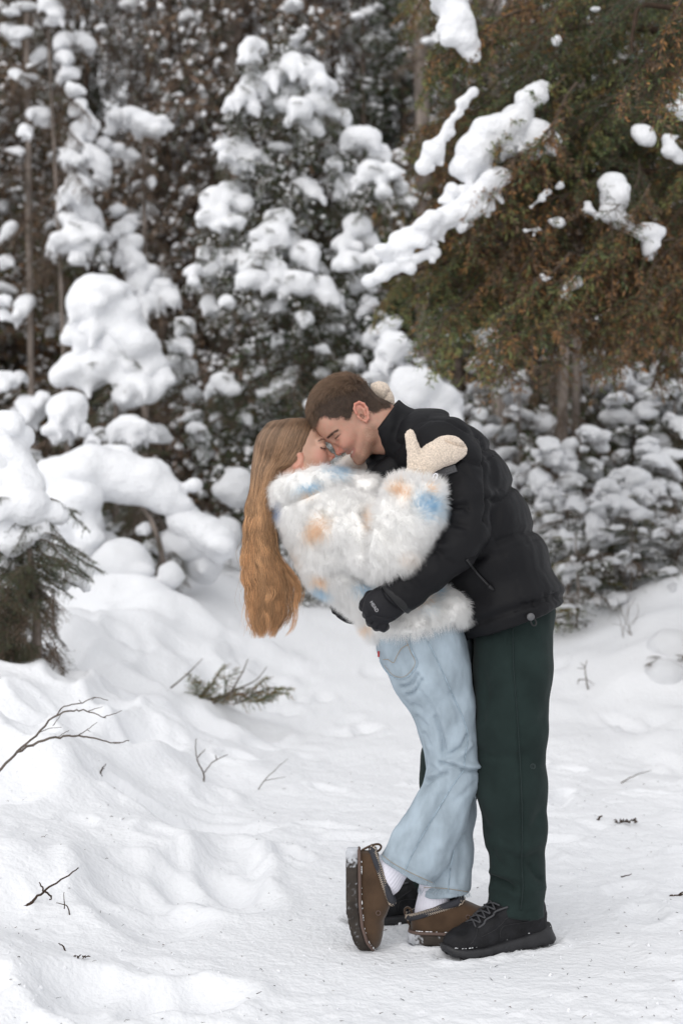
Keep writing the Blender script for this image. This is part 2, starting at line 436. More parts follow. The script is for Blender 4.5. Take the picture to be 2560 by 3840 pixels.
xs = np.arange(-1.75, 1.65, 0.0135); xs = np.concatenate([-grow(1.75, 0.02, 1.08, 45)[::-1], xs, grow(xs[-1], 0.02, 1.08, 45)])
ys = np.arange(2.9, 6.6, 0.0145); ys = np.concatenate([np.array([-6, -3, 0, 1.2, 2.0, 2.5, 2.7, 2.8]), ys, grow(ys[-1], 0.016, 1.03, 70)])
XX, YY = np.meshgrid(xs, ys); ZZ = ground_z(XX, YY)
V = np.stack([XX, YY, ZZ], 2).reshape(-1, 3); nx = len(xs)
i, j = np.meshgrid(np.arange(len(ys) - 1), np.arange(nx - 1), indexing='ij'); i = i.ravel(); j = j.ravel()
tag(part('ground', V, np.stack([i * nx + j, i * nx + j + 1, (i + 1) * nx + j + 1, (i + 1) * nx + j], 1), M_SNOW, None), 'trodden snow of the forest path and its banks', kind='structure')
def gz(x, y): return float(ground_z(np.array([x]), np.array([y]))[0])
def hit(c, X, Y):
    """where the line of sight through a place of the photograph meets the ground"""
    d = W(c, X, Y, 1.0) - np.array([0, 0, CAM_H]); t = 2.5
    while t < 40:
        if CAM_H + d[2] * t < gz(d[0] * t, t): break
        t += 0.02
    return np.array([d[0] * t, t, gz(d[0] * t, t)])

# ------------------------------------------------------------------ pieces the trees are made of
PAL = {'green': [(0.047, 0.075, 0.04), (0.078, 0.111, 0.049), (0.049, 0.075, 0.056), (0.098, 0.081, 0.044)],
       'rust': [(0.213, 0.115, 0.056), (0.144, 0.156, 0.06), (0.106, 0.07, 0.045), (0.3, 0.156, 0.062), (0.081, 0.106, 0.053), (0.175, 0.119, 0.077)],
       'brown': [(0.154, 0.108, 0.081), (0.112, 0.084, 0.065), (0.201, 0.137, 0.091), (0.088, 0.091, 0.067)],
       'olive': [(0.186, 0.198, 0.072), (0.102, 0.132, 0.058), (0.24, 0.156, 0.062), (0.06, 0.084, 0.043)]}
def branch_parts(seed, pal, ns=15, droop=0.25, hang=0.25, step=0.017, el=0.045, ew=0.0075, spread=0.42, stem=0.012, dust=0):
    r = np.random.default_rng(seed); pal = np.array(PAL[pal])
    t = np.linspace(0, 1, 10); P = np.stack([t, 0.05 * np.sin(t * 5 + seed), -droop * t ** 2 + 0.03 * np.sin(t * 7 + seed)], 1)
    lines = [(P, stem)]
    for i in range(ns):
        for s in (-1, 1):
            a = 0.10 + 0.88 * (i + r.random()) / ns; b = np.array([np.interp(a, t, P[:, k]) for k in range(3)])
            l = (spread * (1 - a) ** 0.7 + 0.10) * r.uniform(0.6, 1.15); ang = r.uniform(0.7, 1.15)
            d = np.array([math.cos(ang), s * math.sin(ang), -hang * r.uniform(0.2, 1.5)])
            tt = np.linspace(0, 1, 5)[:, None]
            lines.append((b + d * l * tt + np.array([0, 0, -0.35 * hang * l]) * tt ** 2 + r.normal(size=(5, 3)) * 0.008, stem * 0.35))
    for i in range(int(ns * 0.8)):
        a = r.uniform(0.1, 1); b = np.array([np.interp(a, t, P[:, k]) for k in range(3)]); l = r.uniform(0.12, 0.35)
        tt = np.linspace(0, 1, 4)[:, None]; lines.append((b + np.array([r.normal() * 0.15, r.normal() * 0.2, -1]) * l * tt * (0.5 + hang), stem * 0.25))
    mb = MB(); BP = []; BD = []; BC = []
    for L_, rad in lines:
        mb.add(*tube(L_, np.linspace(rad, rad * 0.3, len(L_)), 4, cap=False), col=(0.10, 0.075, 0.058))
        ln = np.linalg.norm(np.diff(L_, axis=0), axis=1).sum(); m = max(2, int(ln / step))
        s = np.sort(r.random(m)) * (len(L_) - 1.001); k = s.astype(int); f = (s - k)[:, None]
        BP.append(L_[k] * (1 - f) + L_[k + 1] * f); dd = L_[k + 1] - L_[k]; BD.append(dd / np.linalg.norm(dd, axis=1)[:, None]); BC.append(np.where(r.random(m) < 0.72, r.integers(0, len(pal)), r.integers(0, len(pal), m)))
    p = np.concatenate(BP); d = np.concatenate(BD); ci = np.concatenate(BC); m = len(p)
    q_ = r.normal(size=(m, 3)); q_ -= d * (q_ * d).sum(1)[:, None]; q_ /= np.linalg.norm(q_, axis=1)[:, None] + 1e-9
    e = d * 0.75 + q_ * 0.75 + np.array([0, 0, -0.1]); e /= np.linalg.norm(e, axis=1)[:, None]
    w = np.cross(e, r.normal(size=(m, 3))); w /= np.linalg.norm(w, axis=1)[:, None] + 1e-9
    ln = (el * r.uniform(0.6, 1.3, m))[:, None]; w = w * ew * r.uniform(0.7, 1.3, m)[:, None] * 0.5
    V = np.stack([p, p + e * ln * 0.55 + w, p + e * ln, p + e * ln * 0.55 - w], 1).reshape(-1, 3)
    c = np.repeat(pal[ci] * r.uniform(0.65, 1.4, (m, 1)), 4, axis=0)
    mb.add(V, np.arange(4 * m).reshape(-1, 4), c)
    if dust:      # snow caught on the twigs
        k = r.integers(0, m, dust); s = np.where(r.random(dust) < 0.3, r.uniform(0.02, 0.042, dust), r.uniform(0.008, 0.022, dust))[:, None, None]
        oc = np.array([(1, 0, 0), (0, 1, 0), (-1, 0, 0), (0, -1, 0), (0, 0, 0.8), (0, 0, -0.6)], float)[None] * s * r.uniform(0.7, 1.4, (dust, 6, 1)) + p[k][:, None, :] + np.array([0, 0, 0.006])
        f8 = np.array([(0, 1, 4, 4), (1, 2, 4, 4), (2, 3, 4, 4), (3, 0, 4, 4), (1, 0, 5, 5), (2, 1, 5, 5), (3, 2, 5, 5), (0, 3, 5, 5)])
        mb.add(oc.reshape(-1, 3), (f8[None] + 6 * np.arange(dust)[:, None, None]).reshape(-1, 4), (0.86, 0.865, 0.88))
    return mb
def branch_meshes(pal, n, seed, **k):
    out = []
    for i in range(n):
        V, Q, C = branch_parts(seed + i, pal, **k).get(); me = make_mesh('branch', V, Q, C, True); me.materials.append(M_NEEDLE); out.append(me)
    return out
B_GREEN = branch_meshes('green', 4, 300); B_DUST = branch_meshes('green', 5, 380, dust=60, step=0.016) + branch_meshes('brown', 2, 390, dust=120, hang=0.5, step=0.02); B_RUST = branch_meshes('rust', 6, 320, ns=14, hang=0.5, step=0.013, el=0.05, ew=0.010); B_BROWN = branch_meshes('brown', 4, 340, hang=0.5, step=0.02)
B_OLIVE = branch_meshes('olive', 3, 360, ns=14, hang=0.3, step=0.011, el=0.05, ew=0.010)
def clump_mesh(seed, lobes, flat=0.7, h=0.085, tails=True):
    r = np.random.default_rng(seed); F = Field(*[np.arange(-1.7, 1.71, h)] * 2, np.arange(-1.8, 1.3, h))
    F.ell((0, 0, 0), (0.72, 0.66, 0.55 * flat + 0.18), None, 0.1)
    for i in range(lobes):
        a = r.uniform(0, 6.28); d = r.uniform(0.4, 0.85); rr = r.uniform(0.26, 0.5)
        z = r.uniform(-0.45, 0.15)
        F.ell((math.cos(a) * d, math.sin(a) * d, z), (rr, rr * r.uniform(0.8, 1.1), rr * r.uniform(0.6, 0.95)), None, 0.22)
        if tails and r.random() < 0.6:
            F.cap((math.cos(a) * d, math.sin(a) * d, z), (math.cos(a) * (d + 0.25), math.sin(a) * (d + 0.25), z - r.uniform(0.3, 0.65)), rr * 0.7, rr * 0.38, 1, 0.2)
    V, Q = F.mesh(1); N = normals(V, Q)
    V = V + N * (0.05 * fbm(V, 2.2, seed) + 0.02 * vnoise(V, 7, seed + 1))[:, None]
    me = make_mesh('snow_clump', V, Q); me.materials.append(M_CLUMP); return me
CLUMPS = [clump_mesh(400 + i, 4 + i % 5, [0.6, 0.8, 0.95][i % 3]) for i in range(12)]
SMALL = [clump_mesh(430 + i, 3 + i % 3, 0.8, 0.17) for i in range(6)]

def add_inst(name, me, parent, pos, rot, sc):
    o = bpy.data.objects.new(name, me); COL.objects.link(o); o.parent = parent
    o.location = np.asarray(pos, float) - wpos(parent); o.rotation_euler = rot; o.scale = sc if hasattr(sc, '__len__') else (sc, sc, sc)
    return o
def pads(tree, lst, Y, rs, jit=0.25, squash=0.85):
    for p in lst:
        px, py, r = p[:3]; y = Y + rs.uniform(-jit, jit); s = r * 1.08 / 0.6125 * y / FPX
        add_inst('snow_clump', CLUMPS[rs.integers(len(CLUMPS))], tree, W('d', px, py, y), (rs.normal() * 0.2, rs.normal() * 0.2, rs.uniform(0, 6.28)), (s * rs.uniform(0.95, 1.25), s, s * squash * rs.uniform(0.85, 1.15)))
def trunk_part(tree, pts, r0, r1, n=14, seg=12):
    P = spline(pts, n); V, Q = tube(P, np.linspace(r0, r1, n), seg); N = normals(V, Q)
    V = V + N * (vnoise(V, 6, 3) * r0 * 0.12)[:, None]
    return part('trunk', V, Q, M_BARK, tree)
def snow_mass(tree, lst, Y, rs, jit=0.15, h=0.024, link=0.72, sq=0.82, tails=0.55, name='snow_clump', merge=True, under=None, nu=2):
    """pads that touch grow together into one irregular pillow of snow"""
    pts = [(W('d', p[0], p[1], Y + rs.uniform(-jit, jit)), p[2] / 0.6125 * Y / FPX) for p in lst]
    n = len(pts); lab_ = list(range(n))
    if under:       # the branches that carry the pads show round their edges
        for p, r in pts:
            if rs.random() < 0.8: add_inst('branch', under[rs.integers(len(under))], tree, p + np.array([rs.uniform(-0.5, 0.5) * r, -0.75 * r, rs.uniform(-0.2, 0.75) * r]), (rs.normal() * 0.3, rs.uniform(-0.3, 0.6), rs.uniform(3.6, 5.8)), r * rs.uniform(0.7, 1.1))
            for k in range(nu):
                L_ = r * rs.uniform(1.7, 2.9) + 0.06; a_ = rs.uniform(0, 6.28)
                add_inst('branch', under[rs.integers(len(under))], tree, p - np.array([math.cos(a_) * L_ * 0.25, math.sin(a_) * L_ * 0.25, 0.35 * r]), (rs.normal() * 0.3, rs.uniform(0.1, 0.9), a_), L_)
    if merge:
        for i in range(n):
            for j in range(i):
                if math.hypot(lst[i][0] - lst[j][0], lst[i][1] - lst[j][1]) < link * (lst[i][2] + lst[j][2]) and lab_[i] != lab_[j]:
                    if sum(1 for l in lab_ if l in (lab_[i], lab_[j])) <= 7:
                        o_ = lab_[i]; lab_ = [lab_[j] if l == o_ else l for l in lab_]
    for g in sorted(set(lab_)):
        C = [pts[i] for i in range(n) if lab_[i] == g]
        lo = np.min([p - 2.3 * r for p, r in C], 0); hi = np.max([p + 1.9 * r for p, r in C], 0)
        F = Field(*[np.arange(lo[k], hi[k] + h, h) for k in range(3)])
        for p, r in C:
            kk = 0.22 * r
            el_ = rs.uniform(0, 3.14); tl = rs.normal() * 0.25
            R3 = np.array((Matrix.Rotation(el_, 3, 'Z') @ Matrix.Rotation(tl, 3, 'Y'))).T
            F.ell(p, (r * rs.uniform(0.85, 1.15), r * rs.uniform(0.7, 0.95), r * sq * rs.uniform(0.65, 1.0)), R3, kk)
            for m in range(6):
                a_ = rs.uniform(0, 6.28); d_ = rs.uniform(0.45, 1.0) * r; rr = r * rs.uniform(0.24, 0.55); q_ = p + np.array([math.cos(a_) * d_, math.sin(a_) * d_, (rs.uniform(-0.6, 0.2) - 0.25 * (d_ / r) ** 2) * r])
                F.ell(q_, (rr, rr, rr * rs.uniform(0.6, 0.95)), None, kk)
                if rs.random() < tails: F.cap(q_, q_ + np.array([math.cos(a_) * 0.3, math.sin(a_) * 0.3, -rs.uniform(0.3, 0.9)]) * r, rr * 0.62, rr * 0.3, 1, kk)
        V, Q = F.mesh(1)
        if len(V) == 0: continue
        V, Q = largest(V, Q)
        N = normals(V, Q); rm = np.mean([r for p, r in C])
        V = V + N * (0.10 * rm * fbm(V, 0.55 / rm, int(rs.integers(999))) + (0.13 if tails > 0.3 else 0.05) * rm * vnoise(V, 1.7 / rm, 175) + 0.006 * vnoise(V, 24, 172))[:, None]
        part(name, V, Q, M_CLUMP, tree)
def conifer(name, x, y, z0, z1, prof, nb, meshes, rs, label, group=None, droop=(-0.5, 0.1), tr=0.06, sc=1.0, snow=0.5, snowr=(0.07, 0.16), zlow=0.1, lean=0.0, front=0.0, clumps=None, cat='tree', npad=1):
    """a conifer: trunk, whorled branches whose reach follows prof(height 0..1), and snow pads lying on the branches"""
    t = empty(name, (x, y, z0), label, cat, group)
    top = np.array([x + lean, y, z1]); base = np.array([x, y, z0 - 0.05])
    trunk_part(t, [base, base * 0.6 + top * 0.4 + np.array([0.02, 0, 0]), top], tr, tr * 0.25)
    for i in range(nb):
        f = zlow + (1 - zlow) * (i + rs.random()) / nb; R_ = prof(f) * rs.uniform(0.75, 1.12)
        a = rs.uniform(0, 6.28)
        if rs.random() < front: a = rs.uniform(3.3, 6.1)
        p = base + (top - base) * f; pit = rs.uniform(*droop)
        add_inst('branch', meshes[rs.integers(len(meshes))], t, p, (rs.normal() * 0.2, -pit, a), (R_, R_ * sc, R_ * sc))
        if rs.random() < snow:
            for k in range(npad + (rs.random() < 0.5)):
                d = R_ * rs.uniform(0.25, 1.0); s = snowr[0] + (snowr[1] - snowr[0]) * rs.random() ** 2.2
                q_ = p + np.array([math.cos(a) * math.cos(pit) * d, math.sin(a) * math.cos(pit) * d, math.sin(pit) * d - 0.25 * R_ * (d / R_) ** 2 + s * 0.3])
                cl_ = clumps or CLUMPS
                add_inst('snow_clump', cl_[rs.integers(len(cl_))], t, q_, (rs.normal() * 0.25, -0.6 * pit + 0.1 + rs.normal() * 0.22, a + rs.normal() * 0.4), (s * rs.uniform(0.95, 1.65), s * rs.uniform(0.75, 1.15), s * rs.uniform(0.6, 1.05)))
    return t
def Z(py, Y): return CAM_H + (1176 - py) / 0.6125 * Y / FPX
def Xd(px, Y): return (px - 784) / 0.6125 * Y / FPX
cone = lambda R_: (lambda f: R_ * (1.02 - f) ** 0.8 + 0.1)

def hero_pad(tree, chain, Y, name='snow_clump', lobes=3, h=0.022):
    P = [W('d', a, b, Y + (c[0] if c else 0)) for a, b, r, *c in chain]; R_ = [r / 0.6125 * Y / FPX for a, b, r, *c in chain]
    lo, hi = np.min(P, 0) - max(R_) * 2.4 - 0.05, np.max(P, 0) + max(R_) * 2.4 + 0.05
    km = 0.28 * max(R_) if lobes > 3 else 0.05
    F = Field(*[np.arange(lo[k], hi[k], h) for k in range(3)])
    F.chain(P, np.array(R_) * (0.82 if lobes > 3 else 1), 1.25, km) if len(P) > 1 else F.ell(P[0], np.array([1.2, 1, 0.75]) * R_[0], None, km)
    for p, r in zip(P, R_):
        for k in range(lobes): F.ell(p + rs.normal(size=3) * r * (0.42 if lobes > 3 else 0.55), np.array([1.1, 1.1, 0.8]) * r * rs.uniform(0.5 if lobes > 3 else 0.45, 0.82), None, km)
    for a, b in zip(range(len(P) - 1), range(1, len(P))):
        for k in range(1 if lobes > 1 else 0):
            f = rs.random(); p = P[a] * (1 - f) + P[b] * f; r = R_[a] * (1 - f) + R_[b] * f
            F.cap(p, p + np.array([rs.uniform(0.2, 0.9) * r, rs.normal() * 0.4 * r, -rs.uniform(0.9, 1.5) * r]), r * 0.42, r * 0.2, 1, km)
    V, Q = largest(*F.mesh(1)); N = normals(V, Q)
    V = V + N * (0.018 * fbm(V, 6, 171) + 0.006 * vnoise(V, 22, 172) + (0.010 * vnoise(V, 10, 173) + 0.004 * vnoise(V, 40, 174) if lobes > 3 else 0))[:, None]
    return part(name, V, Q, M_CLUMP, tree)

# ------------------------------------------------------------------ the forest behind: four kinds of spruce, copied and turned
def forest_tree(seed, H_, R_, pal, nb, nsnow):
    r = np.random.default_rng(seed)
    t = empty('forest_spruce', (0, 0, 0))
    P = np.array([[0, 0, -0.3], [0.05, 0, H_ * 0.4], [0, 0.05, H_]]); V, Q = tube(spline(P, 12), np.linspace(0.075, 0.02, 12), 9); obj('trunk', make_mesh('trunk', V, Q), M_BARK2, t)
    src = [branch_parts(seed * 7 + k, pal, ns=11, droop=0.3, hang=0.6, step=0.03, el=0.085, ew=0.016, stem=0.010, dust=55).get() for k in range(4)]
    sv = [(np.array([v.co[:] for v in m.vertices]), np.array([p.vertices[:] for p in m.polygons if len(p.vertices) == 4])) for m in SMALL[:4]]
    crown = MB(); snow = MB()
    for i in range(nb):
        f = 0.06 + 0.94 * (i + r.random()) / nb; R1_ = (R_ * (1.02 - f) ** 0.6 + 0.15) * r.uniform(0.6, 1.15); a = r.uniform(0, 6.28); pit = r.uniform(-0.75, -0.05)
        M = np.array((Matrix.Rotation(a, 3, 'Z') @ Matrix.Rotation(-pit, 3, 'Y') @ Matrix.Rotation(r.normal() * 0.3, 3, 'X'))) * R1_
        v, q_, c = src[r.integers(4)]; crown.add(v @ M.T + np.array([0, 0, H_ * f]), q_, c)
        for k in range(r.poisson(nsnow)):
            d = r.uniform(0.3, 1.0); s = r.choice([r.uniform(0.03, 0.07), r.uniform(0.06, 0.14)]); w, fq = sv[r.integers(4)]
            p = np.array([d, r.normal() * 0.16, -0.3 * d * d]) @ M.T + np.array([0, 0, H_ * f + s * 0.4])
            ra = r.uniform(0, 6.28); cs, sn = math.cos(ra), math.sin(ra)
            wv = w * np.array([s * r.uniform(1, 1.8), s, s * 0.75]); wv = np.stack([wv[:, 0] * cs - wv[:, 1] * sn, wv[:, 0] * sn + wv[:, 1] * cs, wv[:, 2] - np.abs(wv[:, 0]) * 0.25], 1)
            snow.add(wv + p, fq)
    v, q_, c = crown.get(); tag(obj('crown', make_mesh('crown', v, q_, c), M_NEEDLE, t), kind='stuff')
    v, q_, c = snow.get(); tag(obj('snow', make_mesh('snow', v, q_), M_CLUMP, t), kind='stuff')
    return t
KINDS_ = [forest_tree(51, 10.5, 1.45, 'brown', 78, 1.1), forest_tree(52, 12, 1.6, 'brown', 88, 1.0), forest_tree(53, 9, 1.3, 'rust', 70, 1.1), forest_tree(54, 11, 1.45, 'green', 76, 1.4)]
rs = np.random.default_rng(77)
FL = 'tall snow-dusted spruce in the dense forest behind the clearing'
used = [False] * 4
spots = []
for row, Yr in enumerate((17.0, 18.8, 20.6, 22.8, 25.2, 28.0)):
    hw = 0.46 * Yr + 1.0; nrow = int(2 * hw / 1.12)
    for k in range(nrow): spots.append((-hw + 2 * hw * (k + 0.5 + rs.uniform(-0.35, 0.35)) / nrow, Yr + rs.uniform(-0.7, 0.7)))
for x, y in spots:
    k = rs.choice(4, p=[0.36, 0.30, 0.16, 0.18]); src = KINDS_[k]
    if not used[k]: o = src; used[k] = True
    else:
        o = src.copy(); COL.objects.link(o)
        for ch in src.children:
            c = ch.copy(); COL.objects.link(c); c.parent = o
    s = rs.uniform(0.8, 1.2)
    o.location = (x, y, gz(x, y)); o.rotation_euler = (rs.normal() * 0.02, rs.normal() * 0.02, rs.uniform(0, 6.28)); o.scale = (s, s, s * rs.uniform(0.9, 1.15))
    tag(o, FL, 'tree', 'tall spruces of the forest behind')
for k in range(4):
    if not used[k]:
        for ch in list(KINDS_[k].children): bpy.data.objects.remove(ch)
        bpy.data.objects.remove(KINDS_[k])
# bare trunks that show pale between the crowns
for (px, Y, py0, r_, lab) in [(985, 16.2, 60, 0.115, 'pale grey bare trunk left of the big rust-brown spruce'), (80, 16.4, 0, 0.045, 'thin grey bare trunk at the upper left of the forest'), (548, 16.8, 0, 0.10, 'dark bare trunk left of the snow-laden spruce top'),
                            (1150, 15.6, 0, 0.09, 'bare brown trunk between pale trunk and double trunk')]:
    x = Xd(px, Y); t = empty('bare_tree', (x, Y, gz(x, Y)), lab, 'tree', 'bare trunks in the forest')
    trunk_part(t, [(x, Y, gz(x, Y) - 0.1), (x - 0.05, Y, 3.5), (x - 0.12, Y, 9.5)], r_, r_ * 0.75)
    for k in range(14):
        a = rs.uniform(0, 6.28); z = rs.uniform(1.4, 7.5); add_inst('branch', B_BROWN[rs.integers(4)], t, (x, Y, z), (0, rs.uniform(0.1, 0.6), a), rs.uniform(0.4, 0.9))

# ------------------------------------------------------------------ left: narrow snow-hung spruces
rs = np.random.default_rng(101)
Y = 14.6; x = Xd(165, Y)
t = conifer('snowy_spruce', x, Y, gz(x, Y), 8.2, lambda f: 0.55 + 0.35 * math.sin(f * 9) ** 2, 52, B_BROWN + B_GREEN[:1], rs, 'narrow leaning spruce hung with a long strip of snow at upper left', 'snow-laden young spruces', tr=0.032, snow=0.35, droop=(-0.9, -0.2), lean=-0.35, snowr=(0.07, 0.15))
snow_mass(t, [(112, 8, 26), (128, 40, 24), (150, 92, 26), (150, 130, 22), (162, 165, 24), (172, 205, 22), (180, 245, 24), (205, 275, 22), (185, 300, 30), (178, 345, 34), (172, 385, 32), (186, 425, 36), (170, 450, 34), (190, 490, 42), (160, 505, 34), (172, 540, 40),
         (140, 560, 28), (205, 530, 34), (128, 580, 20), (180, 590, 22), (238, 590, 14), (236, 560, 16), (240, 615, 12), (90, 262, 30), (60, 300, 22), (92, 285, 24), (20, 70, 26), (40, 170, 20), (16, 600, 20), (60, 690, 26), (45, 720, 22)], Y, rs)
Y = 15.2; x = Xd(330, Y)
t = conifer('snowy_spruce', x, Y, gz(x, Y), 5.4, lambda f: 0.45 + 0.3 * (1 - f), 34, B_BROWN, rs, 'bent spruce draped with a sweep of snow behind the big snow mound', 'snow-laden young spruces', tr=0.06, snow=0.3, droop=(-0.9, -0.2))
snow_mass(t, [(270, 272, 30), (305, 262, 30), (330, 285, 34), (360, 300, 24), (370, 275, 20), (255, 300, 18), (270, 345, 22), (240, 330, 20), (300, 352, 18), (272, 480, 22), (282, 520, 26), (300, 560, 30), (312, 600, 32), (322, 640, 34), (335, 690, 36), (372, 660, 34), (392, 685, 26), (300, 500, 18), (350, 620, 24), (262, 540, 18), (285, 600, 22)], Y, rs)

# the big rounded mound of snow on a young tree
Y = 11.2; x = Xd(262, Y)
t = conifer('snowy_spruce', x, Y, gz(x, Y), Z(640, Y), lambda f: 0.25 + 0.38 * (1 - f), 40, B_GREEN, rs, 'young spruce buried under one big rounded mound of snow, left of centre', 'snow-laden young spruces', tr=0.035, snow=0.2, droop=(-0.6, 0.1), zlow=0.15)
snow_mass(t, [(222, 688, 72), (255, 668, 52), (240, 740, 66), (288, 748, 52), (210, 775, 52), (318, 790, 62), (340, 830, 52), (195, 850, 58), (175, 835, 42), (240, 830, 60), (300, 860, 52), (330, 880, 46), (290, 905, 32), (365, 860, 34), (265, 790, 60), (215, 735, 56)], Y, rs, 0.10, tails=0.15, link=0.9)
# snow heads
Y = 10.4; x = Xd(150, Y)
t = conifer('snowy_sapling', x, Y, gz(x, Y), Z(915, Y), lambda f: 0.34 * (1.1 - f), 26, B_GREEN, rs, 'small sapling capped by a ball of snow, left of the arch', 'snow-capped saplings', tr=0.02, snow=0.35, snowr=(0.04, 0.09))
snow_mass(t, [(152, 945, 50), (168, 925, 34), (140, 975, 36), (190, 985, 24), (150, 1000, 24), (210, 1010, 20)], Y, rs, 0.06)
Y = 10.6; x = Xd(305, Y)
t = conifer('snowy_sapling', x, Y, gz(x, Y), Z(950, Y), lambda f: 0.40 * (1.1 - f), 28, B_GREEN, rs, 'small green sapling with a snow cushion under the big mound', 'snow-capped saplings', tr=0.02, snow=0.3, snowr=(0.04, 0.09))
snow_mass(t, [(300, 975, 40), (335, 990, 28), (275, 985, 26), (300, 1000, 26)], Y, rs, 0.06)
Y = 11.5; x = Xd(45, Y)
t = conifer('snowy_sapling', x, Y, gz(x, Y), Z(860, Y), lambda f: 0.55 * (1.1 - f), 34, B_GREEN + B_OLIVE, rs, 'dark sapling with snow lumps at the left edge above the near mound', 'snow-capped saplings', tr=0.025, snow=0.5, snowr=(0.05, 0.12))
snow_mass(t, [(15, 870, 30), (70, 930, 34), (100, 915, 24), (60, 955, 28), (5, 690, 22), (10, 720, 18)], Y, rs, 0.1)

# bent saplings under a snow arch, with the dark hollow below
Y = 9.6; x = Xd(370, Y)
arch = empty('snow_arch_sapling', (x, Y, gz(x, Y)), 'bent sapling arched down under thick snow with a dark hollow beneath', 'tree')
trunk_part(arch, Wv('d', [(385, 1372), (375, 1290), (350, 1200), (300, 1130), (230, 1110), (170, 1150)], Y), 0.022, 0.010, 20, 8)
trunk_part(arch, Wv('d', [(345, 1352), (372, 1280), (380, 1220), (345, 1160)], Y + 0.15), 0.018, 0.010, 14, 8)
for k in range(34):
    p = W('d', rs.uniform(300, 420), rs.uniform(1150, 1330), Y + rs.uniform(0.0, 0.5)); add_inst('branch', (B_BROWN + B_GREEN)[rs.integers(8)], arch, p, (0, rs.uniform(0.2, 1.3), rs.uniform(0, 6.28)), rs.uniform(0.12, 0.32))
hero_pad(arch, [(122, 1085, 34), (165, 1105, 58), (215, 1085, 64), (285, 1098, 56), (340, 1105, 52), (385, 1140, 40), (410, 1172, 22)], Y, lobes=1)
hero_pad(arch, [(185, 1120, 60), (165, 1165, 62), (195, 1205, 46)], Y - 0.05, lobes=1)
hero_pad(arch, [(395, 1160, 30), (425, 1195, 34), (462, 1222, 38), (500, 1245, 40)], Y + 0.05, lobes=2)
hero_pad(arch, [(105, 1120, 44), (135, 1180, 52), (170, 1230, 46), (215, 1262, 40)], Y + 0.1, lobes=2)
hero_pad(arch, [(248, 1042, 24), (290, 1046, 22)], Y + 0.1, lobes=1)
snow_mass(arch, [(332, 1215, 22), (345, 1250, 18)], Y, rs, 0.05)
for (px, py, r, Yb, lab) in [(280, 1300, 74, 9.3, 'round snow hummock below the arch'), (392, 1322, 36, 9.2, 'small pointed snow hummock right of the hollow'), (440, 1235, 62, 9.7, 'snow hummock right of the arch'), (470, 1290, 58, 9.8, 'low snow hummock between the arch and the long hair'),
                             (520, 1230, 50, 10.6, 'white snow hummock behind the long hair'), (545, 1120, 55, 11.4, 'tall snow hummock just left of the long hair'), (205, 1260, 50, 9.5, 'flat snow hummock left of the round one')]:
    p = W('d', px, py, Yb); s = r * 1.15 / 0.6125 * Yb / FPX
    o = add_inst('snow_hummock', clump_mesh(500 + px, 2, 1.0, 0.09, False), None, p, (0, 0, px), (s * 1.15, s, s * 1.05)); tag(o, lab, 'snow mound', 'snow hummocks under the trees')
    q_ = np.array([p[0], p[1], gz(p[0], p[1])])

# near left: small spruce under a heavy cap of snow
Y = 6.7; x = Xd(62, Y)
t = empty('near_spruce', (x, Y, gz(x, Y)), 'small dark spruce bowed under a heavy snow cap at the left edge', 'tree')
trunk_part(t, Wv('d', [(88, 1560), (84, 1400), (66, 1250), (40, 1120)], Y), 0.024, 0.010, 16, 8); trunk_part(t, Wv('d', [(30, 1560), (45, 1420), (50, 1280), (30, 1180)], Y + 0.1), 0.016, 0.008, 14, 8)
for k in range(190):
    f = rs.random(); py = 1130 + 400 * f; px = -20 + 130 * rs.random() * (1.05 - 0.35 * f); a = rs.uniform(0, 6.28)
    R_ = rs.uniform(0.10, 0.25) * (1.1 - 0.3 * f)
    add_inst('branch', B_GREEN[rs.integers(4)] if f < 0.55 or rs.random() < 0.35 else B_BROWN[rs.integers(4)], t, W('d', px, py, Y + rs.uniform(-0.1, 0.2)), (0, rs.uniform(-0.1, 0.8), a), R_)
for k in range(130):
    f = rs.random(); add_inst('branch', (B_GREEN + B_BROWN[:2])[rs.integers(6)], t, W('d', -15 + 135 * rs.random(), 1290 + 245 * f, Y + rs.uniform(-0.18, 0.2)), (rs.normal() * 0.4, rs.uniform(0.2, 1.3), rs.uniform(0, 6.28)), rs.uniform(0.12, 0.26))
for (px, py, a, L_) in [(100, 1225, 0.0, 0.22), (110, 1250, 0.1, 0.28), (115, 1280, 0.2, 0.22), (90, 1240, -0.6, 0.25), (120, 1290, -0.2, 0.2), (120, 1240, -0.3, 0.24), (105, 1270, -0.9, 0.25)]:
    add_inst('branch', B_GREEN[rs.integers(4)], t, W('d', px, py, Y - 0.15), (0, 0.25, a), L_)
snow_mass(t, [(8, 1000, 62), (25, 1050, 66), (50, 1110, 64), (20, 1130, 78), (70, 1165, 60), (62, 1215, 56), (10, 1200, 70), (95, 1210, 34), (110, 1175, 28), (30, 1240, 40), (-30, 1080, 70), (-40, 1180, 70), (20, 970, 40)], Y, rs, 0.08, tails=0.15, link=0.9, h=0.016)
snow_mass(t, [(30, 1300, 26), (175, 1330, 30), (200, 1300, 26), (115, 1480, 14), (60, 1390, 14)], Y + 0.1, rs, 0.1)

